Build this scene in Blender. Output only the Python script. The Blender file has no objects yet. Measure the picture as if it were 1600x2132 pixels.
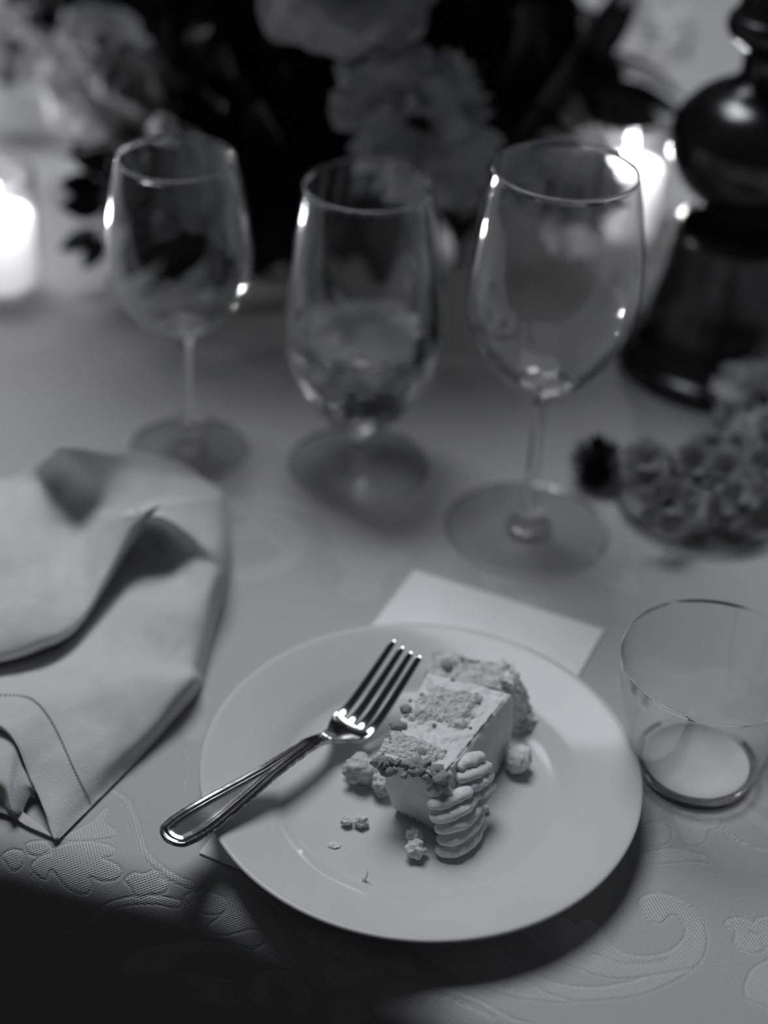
import bpy, bmesh, math, random
import numpy as np
from mathutils import Vector, Matrix, noise as mnoise
from mathutils.bvhtree import BVHTree

scene = bpy.context.scene
COL = scene.collection
PI = math.pi

# ------------------------------------------------------------------ camera
PITCH, ROLL, FPX, CAM_H = 0.6217, 0.0462, 3333.333, 0.533
_fw = np.array([0, math.cos(PITCH), -math.sin(PITCH)])
_r0 = np.array([1.0, 0, 0]); _u0 = np.cross(_r0, _fw)
_rt = math.cos(ROLL) * _r0 + math.sin(ROLL) * _u0
_up = -math.sin(ROLL) * _r0 + math.cos(ROLL) * _u0
CAM_O = np.array([0, 0, CAM_H])
cam_data = bpy.data.cameras.new('camera')
cam = bpy.data.objects.new('camera', cam_data); COL.objects.link(cam)
m = Matrix.Identity(4)
for i in range(3):
    m[i][0], m[i][1], m[i][2], m[i][3] = _rt[i], _up[i], -_fw[i], CAM_O[i]
cam.matrix_world = m
cam_data.sensor_fit = 'HORIZONTAL'; cam_data.sensor_width = 24.0; cam_data.lens = 50.0
cam_data.clip_start = 0.02; cam_data.clip_end = 50
cam_data.dof.use_dof = True
cam_data.dof.focus_distance = 0.690
cam_data.dof.aperture_fstop = 2.6
scene.camera = cam

# ------------------------------------------------------------------ world, lamps, exposure
TINT = (0.925, 0.94, 1.0)
w = bpy.data.worlds.new('room_ambient'); scene.world = w; w.use_nodes = True
bg = w.node_tree.nodes['Background']
bg.inputs[0].default_value = (*TINT, 1); bg.inputs[1].default_value = 0.020

def area(name, loc, target, size, energy):
    d = bpy.data.lights.new(name, 'AREA'); d.shape = 'DISK'; d.size = size; d.energy = energy; d.color = TINT
    o = bpy.data.objects.new(name, d); COL.objects.link(o); o.location = loc
    o.rotation_euler = (Vector(target) - Vector(loc)).to_track_quat('-Z', 'Y').to_euler(); return o
area('ceiling_lamp_offscreen', (-0.37, 1.56, 2.02), (0.0, 0.55, 0), 1.1, 29.0)
scene.view_settings.view_transform = 'Standard'
scene.view_settings.look = 'None'
scene.view_settings.exposure = 0.08
scene.view_settings.gamma = 1.0
scene.view_settings.use_curve_mapping = False
scene.cycles.use_denoising = True
scene.cycles.sample_clamp_indirect = 20.0
scene.cycles.max_bounces = 16
scene.cycles.transmission_bounces = 14
scene.cycles.transparent_max_bounces = 16

# ------------------------------------------------------------------ helpers
def unproj(x, y, z=0.0):
    d = _fw + (x - 800) / FPX * _rt - (y - 1066) / FPX * _up
    t = (z - CAM_O[2]) / d[2]
    return CAM_O + t * d
def unproj_y(x, y, Y):
    d = _fw + (x - 800) / FPX * _rt - (y - 1066) / FPX * _up
    return CAM_O + d * (Y / d[1])

def mesh_from(name, V, F, smooth=True):
    me = bpy.data.meshes.new(name)
    me.from_pydata([tuple(map(float, v)) for v in V], [], [tuple(map(int, f)) for f in F])
    if smooth: me.polygons.foreach_set('use_smooth', [True] * len(me.polygons))
    me.update(); return me
def obj(name, me, mat=None, parent=None, mw=None):
    o = bpy.data.objects.new(name, me); COL.objects.link(o)
    if mat is not None and not me.materials: me.materials.append(mat)
    if parent is not None: o.parent = parent
    if mw is not None: o.matrix_local = mw
    return o
def tag(o, label, cat, group=None):
    o['label'] = label; o['category'] = cat
    if group: o['group'] = group
    return o
def thing(name, label, cat, loc=(0, 0, 0), group=None, mw=None):
    o = bpy.data.objects.new(name, None); COL.objects.link(o); o.empty_display_size = 0.02
    if mw is not None: o.matrix_world = mw
    else: o.location = loc
    return tag(o, label, cat, group)

def grid_faces(nr, nc, closed=False):
    F = []
    for i in range(nr - 1):
        for j in range(nc - 1 if not closed else nc):
            j2 = (j + 1) % nc
            F.append((i * nc + j, i * nc + j2, (i + 1) * nc + j2, (i + 1) * nc + j))
    return F
def lathe(prof, seg=72):
    """prof: list of (r, z); r==0 ends become poles."""
    V, F, rings = [], [], []
    for r, z in prof:
        if r < 1e-7: rings.append([len(V)]); V.append((0, 0, z))
        else:
            rings.append(list(range(len(V), len(V) + seg)))
            for k in range(seg):
                a = 2 * PI * k / seg; V.append((r * math.cos(a), r * math.sin(a), z))
    for A, B in zip(rings[:-1], rings[1:]):
        for k in range(seg):
            k2 = (k + 1) % seg
            if len(A) == 1 and len(B) == 1: continue
            if len(A) == 1: F.append((A[0], B[k2], B[k]))
            elif len(B) == 1: F.append((A[k], A[k2], B[0]))
            else: F.append((A[k], A[k2], B[k2], B[k]))
    return V, F
def cr(pts, n):
    """Catmull-Rom resample of a list of points to n samples."""
    P = np.array(pts, float); k = len(P)
    if k == 2: return P[0] + (P[1] - P[0]) * np.linspace(0, 1, n)[:, None]
    Q = np.vstack([2 * P[0] - P[1], P, 2 * P[-1] - P[-2]])
    t = np.linspace(0, k - 1 - 1e-9, n); i = t.astype(int); f = (t - i)[:, None]
    a, b, c, d = Q[i], Q[i + 1], Q[i + 2], Q[i + 3]
    return 0.5 * (2 * b + (c - a) * f + (2 * a - 5 * b + 4 * c - d) * f ** 2 + (3 * b - a - 3 * c + d) * f ** 3)
def cr_closed(pts, per=6):
    P = np.array(pts, float); k = len(P); out = []
    for i in range(k):
        a, b, c, d = P[i - 1], P[i], P[(i + 1) % k], P[(i + 2) % k]
        for f in np.arange(per) / per:
            out.append(0.5 * (2 * b + (c - a) * f + (2 * a - 5 * b + 4 * c - d) * f ** 2 + (3 * b - a - 3 * c + d) * f ** 3))
    return np.array(out)
def tube(path, radii, seg=10, flat=1.0, cap=True):
    P = np.array(path, float); n = len(P)
    R = np.broadcast_to(np.array(radii, float), (n,))
    V, F = [], []
    up = Vector((0, 0, 1))
    for i in range(n):
        t = Vector(P[min(i + 1, n - 1)] - P[max(i - 1, 0)]).normalized()
        s = t.cross(up)
        if s.length < 1e-4: s = t.cross(Vector((0, 1, 0)))
        s.normalize(); b = s.cross(t)
        for k in range(seg):
            a = 2 * PI * k / seg
            V.append(Vector(P[i]) + s * (R[i] * math.cos(a)) + b * (R[i] * flat * math.sin(a)))
    F = grid_faces(n, seg, True)
    if cap:
        F.append(tuple(range(seg))[::-1]); F.append(tuple(range((n - 1) * seg, n * seg)))
    return V, F
def join(*parts):
    V, F = [], []
    for v, f in parts:
        b = len(V); V += list(v); F += [tuple(i + b for i in q) for q in f]
    return V, F
def nz(p, s): return mnoise.noise(Vector(p) * s)
def fbm(p, s, o=3):
    v = 0; a = 1
    for k in range(o):
        v += a * mnoise.noise(Vector(p) * s + Vector((k * 7.1, k * 3.3, k * 5.7))); a *= .5; s *= 2.1
    return v

# ------------------------------------------------------------------ materials
def new_mat(name):
    mt = bpy.data.materials.new(name); mt.use_nodes = True
    nt = mt.node_tree; return mt, nt, nt.nodes['Principled BSDF']
def pmat(name, col, rough=0.5, metal=0.0, var=0.0, vscale=60.0, bump=0.0, bscale=300.0, spec=0.5, sss=0.0, sheen=0.0, detail=3):
    mt, nt, b = new_mat(name)
    g = col if not isinstance(col, tuple) else col[0]
    b.inputs['Base Color'].default_value = (g, g, g, 1)
    b.inputs['Roughness'].default_value = rough; b.inputs['Metallic'].default_value = metal
    b.inputs['Specular IOR Level'].default_value = spec
    if sss:
        b.inputs['Subsurface Weight'].default_value = sss
        b.inputs['Subsurface Radius'].default_value = (.004, .004, .004); b.inputs['Subsurface Scale'].default_value = 1.0
    if sheen: b.inputs['Sheen Weight'].default_value = sheen
    tc = nt.nodes.new('ShaderNodeTexCoord')
    if var:
        n = nt.nodes.new('ShaderNodeTexNoise'); n.inputs['Scale'].default_value = vscale; n.inputs['Detail'].default_value = detail
        nt.links.new(tc.outputs['Object'], n.inputs['Vector'])
        r = nt.nodes.new('ShaderNodeMapRange')
        r.inputs['From Min'].default_value = .3; r.inputs['From Max'].default_value = .7
        r.inputs['To Min'].default_value = g * (1 - var); r.inputs['To Max'].default_value = min(.95, g * (1 + var))
        nt.links.new(n.outputs['Fac'], r.inputs['Value']); nt.links.new(r.outputs['Result'], b.inputs['Base Color'])
    if bump:
        n2 = nt.nodes.new('ShaderNodeTexNoise'); n2.inputs['Scale'].default_value = bscale; n2.inputs['Detail'].default_value = 4
        nt.links.new(tc.outputs['Object'], n2.inputs['Vector'])
        bp = nt.nodes.new('ShaderNodeBump'); bp.inputs['Strength'].default_value = 1.0; bp.inputs['Distance'].default_value = bump
        nt.links.new(n2.outputs['Fac'], bp.inputs['Height']); nt.links.new(bp.outputs['Normal'], b.inputs['Normal'])
    return mt
def glass_mat(name, ior=1.5, rough=0.0, col=0.98):
    mt, nt, b = new_mat(name); nt.nodes.remove(b)
    g = nt.nodes.new('ShaderNodeBsdfGlass'); g.inputs['IOR'].default_value = ior
    g.inputs['Roughness'].default_value = rough; g.inputs['Color'].default_value = (col, col, col, 1)
    nt.links.new(g.outputs[0], nt.nodes['Material Output'].inputs['Surface']); return mt
def thin_glass_mat(name):
    mt, nt, b = new_mat(name); nt.nodes.remove(b)
    t = nt.nodes.new('ShaderNodeBsdfTransparent'); t.inputs[0].default_value = (.995, .995, .995, 1)
    g = nt.nodes.new('ShaderNodeBsdfGlossy'); g.inputs['Roughness'].default_value = .02
    lw = nt.nodes.new('ShaderNodeLayerWeight'); lw.inputs[0].default_value = .5
    pw = nt.nodes.new('ShaderNodeMath'); pw.operation = 'POWER'; pw.inputs[1].default_value = 2.4; nt.links.new(lw.outputs['Facing'], pw.inputs[0])
    f = nt.nodes.new('ShaderNodeMapRange'); f.inputs['To Min'].default_value = .04; f.inputs['To Max'].default_value = .9; nt.links.new(pw.outputs[0], f.inputs['Value'])
    x = nt.nodes.new('ShaderNodeMixShader')
    nt.links.new(f.outputs[0], x.inputs[0]); nt.links.new(t.outputs[0], x.inputs[1]); nt.links.new(g.outputs[0], x.inputs[2])
    nt.links.new(x.outputs[0], nt.nodes['Material Output'].inputs['Surface']); return mt
def emit_mat(name, strength):
    mt, nt, b = new_mat(name); nt.nodes.remove(b)
    e = nt.nodes.new('ShaderNodeEmission'); e.inputs[0].default_value = (.97, .97, 1, 1); e.inputs[1].default_value = strength
    nt.links.new(e.outputs[0], nt.nodes['Material Output'].inputs['Surface']); return mt
def petal_mat(name, col, var=.18, transl=.3):
    mt, nt, b = new_mat(name)
    tc = nt.nodes.new('ShaderNodeTexCoord'); n = nt.nodes.new('ShaderNodeTexNoise'); n.inputs['Scale'].default_value = 90
    nt.links.new(tc.outputs['Object'], n.inputs['Vector'])
    r = nt.nodes.new('ShaderNodeMapRange'); r.inputs['From Min'].default_value = .3; r.inputs['From Max'].default_value = .7
    r.inputs['To Min'].default_value = col * (1 - var); r.inputs['To Max'].default_value = col * (1 + var)
    nt.links.new(n.outputs['Fac'], r.inputs['Value'])
    b.inputs['Roughness'].default_value = .6; nt.links.new(r.outputs['Result'], b.inputs['Base Color'])
    t = nt.nodes.new('ShaderNodeBsdfTranslucent'); nt.links.new(r.outputs['Result'], t.inputs['Color'])
    x = nt.nodes.new('ShaderNodeMixShader'); x.inputs[0].default_value = transl
    nt.links.new(b.outputs[0], x.inputs[1]); nt.links.new(t.outputs[0], x.inputs[2])
    nt.links.new(x.outputs[0], nt.nodes['Material Output'].inputs['Surface']); return mt

M = {}
M['china'] = pmat('white_china', .67, .13, spec=.18, var=.02, vscale=20)
M['steel'] = pmat('polished_steel', .58, .13, metal=1.0, var=.06, vscale=40)
M['pewter'] = pmat('dark_metal', .085, .22, metal=.85, var=.25, vscale=25)
M['frost'] = pmat('frosting', .82, .55, var=.05, vscale=180, bump=.0003, bscale=700, sss=.25)
M['sponge'] = pmat('sponge_cake', .64, .95, var=.18, vscale=420, bump=.0005, bscale=1100, spec=.1, detail=6)
M['crumb'] = pmat('cake_crumb', .78, .95, var=.16, vscale=500, bump=.0004, bscale=1100, spec=.1)
M['linen'] = pmat('napkin_linen', .68, .85, var=.04, vscale=50, bump=.0003, bscale=1400, spec=.2, sheen=.2)
M['thread'] = pmat('hem_thread', .28, .9, var=.1)
M['card'] = pmat('card_stock', .93, .7, var=.015, vscale=80)
M['glass'] = glass_mat('clear_glass', 1.5)
M['water'] = glass_mat('clear_drink', 1.33)
M['thin'] = thin_glass_mat('thin_glass')
M['wax'] = petal_mat('candle_wax', .92, var=.02, transl=.7)
M['residue'] = pmat('white_residue', .74, .5, var=.06, vscale=90)
M['wick'] = pmat('burnt_wick', .02, .9, var=.2)
M['flame'] = emit_mat('flame', 560.0)
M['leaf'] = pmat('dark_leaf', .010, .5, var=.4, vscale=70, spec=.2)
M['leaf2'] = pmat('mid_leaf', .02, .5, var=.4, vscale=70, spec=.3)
M['stem'] = pmat('green_stem', .045, .6, var=.3)
M['vase'] = pmat('black_ceramic', .012, .3, var=.3, vscale=30)
M['floor'] = pmat('dark_floor', .06, .6, var=.2, vscale=3)
M['wood'] = pmat('table_wood', .12, .5, var=.3, vscale=12)
M['pet_rose'] = petal_mat('dusty_rose_petal', .13, transl=.05)
M['pet_pale'] = petal_mat('pale_petal', .86)
M['pet_mid'] = petal_mat('mid_petal', .72)
M['pet_small'] = petal_mat('small_blossom_petal', .36)
M['pet_dark'] = petal_mat('dark_red_petal', .03, transl=.1)
M['stamen'] = pmat('stamen', .05, .8, var=.2)

# ------------------------------------------------------------------ tablecloth surface
_ex = np.array([-1.2, -.6, -.3, -.157, -.125, -.063, -.035, -.011, .018, .05, .2, .6, 1.2])
_ey = np.array([.56, .53, .508, .494, .485, .470, .457, .443, .429, .411, .335, .22, .10])
_xs = np.linspace(-1.3, 1.3, 2601)
_ys = np.interp(_xs, _ex, _ey)
_k = np.exp(-np.linspace(-2.5, 2.5, 41) ** 2); _k /= _k.sum()
_ys = np.convolve(np.pad(_ys, 20, 'edge'), _k, 'valid')
def y_edge(x): return np.interp(x, _xs, _ys)
BR = 0.022; TMAX = math.radians(84)
def drop_profile(v):
    """arc length v over the edge -> (horizontal overhang, drop)"""
    t = np.minimum(v / BR, TMAX); rest = np.maximum(v - BR * TMAX, 0)
    return BR * np.sin(t) + rest * math.cos(TMAX), BR * (1 - np.cos(t)) + rest * math.sin(TMAX)
def cloth_uv(px, py):
    """pixel of the photograph -> unrolled cloth coordinate (x, y) where the woven motif lies"""
    p = unproj(px, py)
    if p[1] >= y_edge(p[0]): return p[0], p[1]
    d = (p - CAM_O); t0, t1 = 1.0, 1.6
    vs = np.linspace(0, .4, 2000); gs, hs = drop_profile(vs)
    for _ in range(40):
        t = .5 * (t0 + t1); q = CAM_O + d * t
        g = y_edge(q[0]) - q[1]; h = np.interp(g, gs, hs)
        if q[2] < -h: t1 = t
        else: t0 = t
    q = CAM_O + d * t0; v = np.interp(-q[2], hs, vs)
    return q[0], y_edge(q[0]) - v

xsf = np.concatenate([np.linspace(-1.0, -.36, 20), np.linspace(-.35, -.22, 44)[:-1], np.arange(-.22, .22, .00072), np.linspace(.22, .36, 40), np.linspace(.38, 1.0, 18)])
va = np.concatenate([np.linspace(-.72, -.15, 16)[:-1], np.arange(-.15, 0, .0008)])         # drop rows (arc length)
vb = np.concatenate([np.linspace(0, 1, 190)[:-1]])                                          # edge -> y=.60
vc = np.concatenate([np.arange(.60, .82, .0018), np.linspace(.82, 1.3, 70), np.linspace(1.32, 1.95, 24)])
nx = len(xsf); rowsP, rowsU = [], []
ye = y_edge(xsf)
for v in va:
    g, h = drop_profile(-v)
    fold = .012 * np.sin(xsf * 19 + 1.0) * np.clip((-v - .05) / .4, 0, 1)
    rowsP.append(np.c_[xsf, ye - g - fold, np.full(nx, -h)]); rowsU.append(np.c_[xsf, ye + v])
for s in vb:
    y = ye + (.60 - ye) * s
    rowsP.append(np.c_[xsf, y, np.zeros(nx)]); rowsU.append(np.c_[xsf, y])
for y in vc:
    rowsP.append(np.c_[xsf, np.full(nx, y), np.zeros(nx)]); rowsU.append(np.c_[xsf, np.full(nx, y)])
rowsP.append(np.c_[xsf, np.full(nx, 1.97), np.full(nx, -.6)]); rowsU.append(np.c_[xsf, np.full(nx, 2.57)])
CP = np.array(rowsP); CU = np.array(rowsU)
nr = len(CP)
# skirts on both sides
CP = np.concatenate([CP[:, :1] + np.array([-.02, 0, 0]), CP, CP[:, -1:] + np.array([.02, 0, 0])], 1)
CP[:, 0, 2] = np.minimum(CP[:, 0, 2], -.6); CP[:, -1, 2] = np.minimum(CP[:, -1, 2], -.6)
CU = np.concatenate([CU[:, :1] - [.6, 0], CU, CU[:, -1:] + [.6, 0]], 1)
ncl = CP.shape[1]
# ---- woven damask motif: outlines in cloth coordinates
def z7(pts): return [(x / 2, 1632 + y / 2) for x, y in pts]
def z8(pts): return [(800 + x / 2, 1632 + y / 2) for x, y in pts]
LEAVES = [z7(p) for p in [
 [(160,310),(230,265),(330,240),(430,250),(478,270),(470,300),(430,310),(490,340),(508,375),(480,400),(430,405),(375,390),(380,430),(360,460),(310,450),(270,425),(215,360),(190,400),(140,370),(132,340)],
 [(300,200),(380,160),(440,100),(455,130),(440,165),(480,190),(485,220),(420,230),(330,240),(250,230)],
 [(10,300),(50,275),(95,285),(100,320),(80,355),(50,360),(25,330)],
 [(110,250),(190,240),(215,285),(160,300),(120,290)],
 [(520,400),(560,370),(600,375),(640,360),(670,370),(665,395),(700,410),(695,445),(660,460),(625,460),(590,475),(560,465),(545,430)],
 [(770,475),(810,450),(870,450),(930,475),(950,495),(940,530),(900,545),(850,540),(800,515)],
 [(950,490),(955,440),(990,432),(1030,455),(1060,500),(1085,545),(1130,580),(1185,640),(1220,710),(1238,768),(1160,752),(1070,750),(1000,720),(1060,690),(1110,660),(1100,620),(1050,605),(990,620),(930,632),(875,620),(870,590),(910,560),(940,530)],
 [(500,750),(560,700),(660,670),(780,655),(900,660),(1010,680),(1040,700),(1000,720),(900,705),(800,710),(740,740),(700,790),(640,800),(590,790),(530,810)],
 [(1240,610),(1320,595),(1400,610),(1490,630),(1540,680),(1530,730),(1470,745),(1400,715),(1330,690),(1270,650)],
 [(1350,770),(1400,740),(1480,740),(1560,720),(1600,690),(1600,780),(1540,800),(1480,840),(1420,850),(1370,840)],
 [(1050,810),(1120,775),(1200,780),(1270,830),(1300,890),(1290,940),(1240,950),(1190,930),(1210,880),(1180,840),(1120,850),(1130,920),(1080,920),(1030,880)],
 [(740,790),(830,790),(900,810),(980,820),(960,870),(1000,930),(900,920),(820,910),(780,880),(840,860),(780,830)],
 [(1360,920),(1420,895),(1490,905),(1530,950),(1500,1000),(1380,1000)]]] + [z8(p) for p in [
 [(600,640),(560,600),(660,570),(760,560),(805,592),(830,565),(870,575),(910,610),(940,660),(980,695),(1040,715),(1130,715),(1200,690),(1245,650),(1258,610),(1240,565),(1200,545),(1150,582),(1100,560),(1068,520),(1065,485),(1100,462),(1160,458),(1230,480),(1290,520),(1330,570),(1347,640),(1335,710),(1290,765),(1200,790),(1100,800),(1000,812),(900,800),(800,770),(700,725),(640,680)],
 [(1290,768),(1230,810),(1150,850),(1050,885),(930,900),(820,905),(740,890),(640,850),(540,790),(470,710),(420,650),(450,640),(520,720),(600,780),(720,830),(860,848),(1000,830),(1110,800)],
 [(110,660),(300,640),(430,660),(500,730),(580,800),(680,870),(800,912),(650,905),(500,880),(350,820),(220,750)],
 [(1420,580),(1450,560),(1500,560),(1540,580),(1560,560),(1640,560),(1640,640),(1590,690),(1540,705),(1490,695),(1460,660),(1465,620),(1430,600)],
 [(1590,740),(1540,770),(1510,820),(1505,880),(1530,910),(1640,910),(1640,720)],
 [(0,850),(100,828),(220,840),(350,880),(450,930),(540,980),(600,1010),(0,1010)],
 [(1090,170),(1160,165),(1200,195),(1190,240),(1150,260),(1080,250)],
 [(1210,130),(1280,120),(1330,150),(1400,150),(1400,180),(1350,200),(1340,240),(1270,260),(1230,200)],
 [(1080,290),(1200,270),(1300,290),(1350,310),(1350,335),(1300,325),(1200,330),(1110,335),(1070,320)],
 [(10,720),(60,705),(110,720),(135,770),(100,800),(40,790),(10,750)]]]
BACK = [  # softer motifs farther up the table
 [(470,1110),(520,1085),(590,1085),(635,1115),(630,1160),(580,1200),(500,1215),(480,1190),(560,1170),(590,1140),(560,1115),(500,1130)],
 [(690,1150),(740,1120),(790,1150),(830,1140),(850,1170),(800,1200),(790,1240),(740,1255),(700,1230),(720,1195)],
 [(1290,1400),(1360,1370),(1420,1400),(1500,1390),(1560,1430),(1500,1470),(1430,1460),(1380,1500),(1310,1470)],
 [(380,1500),(400,1480),(425,1500),(425,1530),(400,1540),(380,1525)]]
STROKES = [(z7([(460,30),(530,80),(565,170),(590,260),(640,330),(720,390),(800,425)]), .0016),
 (z7([(390,565),(450,515),(540,490),(640,485),(740,500)]), .0018), (z7([(390,565),(300,610),(220,600),(140,560)]), .0007),
 (z7([(140,380),(180,440),(210,490)]), .0006), (z7([(870,330),(980,380),(1080,450),(1180,530)]), .0006),
 (z8([(870,712),(960,745),(1060,752),(1180,735)]), .0006), (z8([(390,735),(450,740),(500,790),(530,850),(440,830),(400,780),(390,735)]), .0005),
 (z8([(300,900),(380,930),(450,970)]), .0006), (z8([(60,900),(160,870),(260,885)]), .0006), (z8([(1420,190),(1480,240),(1560,268),(1640,280)]), .0006),
 ([(385,1560),(392,1600),(388,1640)], .0008),
 (z7([(1120,820),(1170,830),(1210,860)]), .0006), (z7([(900,830),(960,850),(1010,900),(1060,960)]), .0006), (z8([(1530,620),(1570,640),(1590,680)]), .0006)]
polys = [np.array([cloth_uv(*p) for p in cr_closed(q, 5)]) for q in LEAVES]
bpolys = [np.array([cloth_uv(*p) for p in cr_closed(q, 4)]) for q in BACK]
strokes = [(np.array([cloth_uv(*p) for p in cr(q, 40)]), wd) for q, wd in STROKES]
front = polys[13:16] + polys[5:7]
cpoly = np.array([.05, .43])
for (tx, ty, rot, mir) in [(-.25, .62, 2.4, 1), (.02, .95, .5, -1), (-.02, .72, 2.8, 1), (-.32, .92, 1.2, -1), (.30, .66, 3.6, 1), (.30, 1.05, 2.0, -1), (-.20, 1.20, 4.0, 1), (.22, .50, 5.6, -1), (.5, .85, .8, 1), (-.5, .75, 3.3, -1), (.15, .6, 1.7, -1), (-.42, 1.3, .3, 1), (.35, 1.35, 5, 1)]:
    c, s = math.cos(rot), math.sin(rot); R2 = np.array([[c, -s], [s, c]])
    for q in front:
        d = (q - cpoly) * [mir, 1]; bpolys.append(d @ R2.T + [tx, ty])
W_ = CU.reshape(-1, 2); mask = np.zeros(len(W_)); line = np.zeros(len(W_))
def seg_dist(Q, A, B):
    best = np.full(len(Q), 1e9)
    for a, b in zip(A, B):
        ab = b - a; t = np.clip(((Q - a) @ ab) / (ab @ ab + 1e-15), 0, 1)
        best = np.minimum(best, ((Q - a - t[:, None] * ab) ** 2).sum(1))
    return np.sqrt(best)
def inside(Q, P):
    r = np.zeros(len(Q), bool)
    for (x1, y1), (x2, y2) in zip(P, np.roll(P, -1, 0)):
        c = (y1 > Q[:, 1]) != (y2 > Q[:, 1])
        r ^= c & (Q[:, 0] < (x2 - x1) * (Q[:, 1] - y1) / (y2 - y1 + 1e-15) + x1)
    return r
def near(P, pad):
    lo, hi = P.min(0) - pad, P.max(0) + pad
    return np.where((W_[:, 0] > lo[0]) & (W_[:, 0] < hi[0]) & (W_[:, 1] > lo[1]) & (W_[:, 1] < hi[1]))[0]
for P_, back in [(p, 0) for p in polys] + [(p, 1) for p in bpolys]:
    ix = near(P_, .003)
    if not len(ix): continue
    Q = W_[ix]; ins = inside(Q, P_)
    d = seg_dist(Q, P_, np.roll(P_, -1, 0)); sd = np.where(ins, -d, d)
    mk = np.clip(.5 - sd / .0007, 0, 1) * (.4 if back else 1)
    mask[ix] = np.maximum(mask[ix], mk)
    if not back: line[ix] = np.maximum(line[ix], np.exp(-(d / .00055) ** 2))
for P_, wd in strokes:
    ix = near(P_, .005); Q = W_[ix]; d = seg_dist(Q, P_[:-1], P_[1:])
    tap = wd
    mask[ix] = np.maximum(mask[ix], np.clip(.5 - (d - tap) / .0006, 0, 1))
    line[ix] = np.maximum(line[ix], np.exp(-((d - tap) / .0005) ** 2))
me = bpy.data.meshes.new('tablecloth')
V = CP.reshape(-1, 3); ii = np.arange((nr - 1) * (ncl - 1)); ri, ci = ii // (ncl - 1), ii % (ncl - 1)
base = ri * ncl + ci; Fq = np.stack([base, base + 1, base + ncl + 1, base + ncl], 1)
me.vertices.add(len(V)); me.vertices.foreach_set('co', V.astype(np.float32).ravel())
me.loops.add(Fq.size); me.loops.foreach_set('vertex_index', Fq.astype(np.int32).ravel())
me.polygons.add(len(Fq)); me.polygons.foreach_set('loop_start', np.arange(0, Fq.size, 4, dtype=np.int32))
me.polygons.foreach_set('use_smooth', np.ones(len(Fq), bool))
me.update(calc_edges=True)
for nm, arr in (('motif', mask), ('outline', line)):
    a = me.attributes.new(nm, 'FLOAT', 'POINT'); a.data.foreach_set('value', arr.astype(np.float32))
a = me.attributes.new('weave_co', 'FLOAT_VECTOR', 'POINT')
a.data.foreach_set('vector', np.c_[W_, np.zeros(len(W_))].astype(np.float32).ravel())

mt, nt, b = new_mat('damask')
def N(t, **k):
    n = nt.nodes.new(t)
    for kk, v in k.items(): setattr(n, kk, v)
    return n
def math_node(op, a, b2=None):
    n = N('ShaderNodeMath', operation=op)
    for i, v in enumerate((a, b2)):
        if v is None: continue
        if isinstance(v, (int, float)): n.inputs[i].default_value = v
        else: nt.links.new(v, n.inputs[i])
    return n.outputs[0]
am = N('ShaderNodeAttribute', attribute_name='motif').outputs['Fac']
al = N('ShaderNodeAttribute', attribute_name='outline').outputs['Fac']
ac = N('ShaderNodeAttribute', attribute_name='weave_co').outputs['Vector']
sx = N('ShaderNodeSeparateXYZ'); nt.links.new(ac, sx.inputs[0])
X, Y = sx.outputs[0], sx.outputs[1]
# coarse basket weave inside the motif, fine diagonal twill in the ground
p1 = math_node('ADD', math_node('MULTIPLY', X, .94), math_node('MULTIPLY', Y, .34))
p2 = math_node('SUBTRACT', math_node('MULTIPLY', Y, .94), math_node('MULTIPLY', X, .34))
k1 = 2 * PI / .00105
wv = math_node('MULTIPLY', math_node('SINE', math_node('MULTIPLY', p1, k1 * .8)), math_node('SINE', math_node('MULTIPLY', p2, k1)))
wv2 = math_node('ADD', math_node('MULTIPLY', wv, .6), math_node('MULTIPLY', math_node('SINE', math_node('MULTIPLY', p2, k1)), .4))
tw = math_node('SINE', math_node('MULTIPLY', math_node('ADD', p1, math_node('MULTIPLY', p2, .6)), 2 * PI / .00075))
ns = N('ShaderNodeTexNoise'); ns.inputs['Scale'].default_value = 1500; ns.inputs['Detail'].default_value = 3; nt.links.new(ac, ns.inputs['Vector'])
inv = math_node('SUBTRACT', 1.0, am)
hgt = math_node('ADD', math_node('MULTIPLY', math_node('MULTIPLY', wv2, am), .00026), math_node('MULTIPLY', math_node('MULTIPLY', tw, inv), .00004))
hgt = math_node('ADD', hgt, math_node('MULTIPLY', ns.outputs['Fac'], .00022))
hgt = math_node('ADD', hgt, math_node('MULTIPLY', am, .0002))
hgt = math_node('SUBTRACT', hgt, math_node('MULTIPLY', al, .0004))
bp = N('ShaderNodeBump'); bp.inputs['Strength'].default_value = 1; bp.inputs['Distance'].default_value = 1.0
nt.links.new(hgt, bp.inputs['Height']); nt.links.new(bp.outputs['Normal'], b.inputs['Normal'])
colv = math_node('ADD', .50, math_node('MULTIPLY', am, .16))
colv = math_node('ADD', colv, math_node('MULTIPLY', math_node('SUBTRACT', ns.outputs['Fac'], .5), .10))
nt.links.new(colv, b.inputs['Base Color'])
rg = math_node('SUBTRACT', .62, math_node('MULTIPLY', am, .08)); nt.links.new(rg, b.inputs['Roughness'])
b.inputs['Specular IOR Level'].default_value = .35
cloth = tag(obj('tablecloth', me, mt), 'pale damask tablecloth woven with scrolling leaves, draped over the table edge', 'tablecloth')

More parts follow.
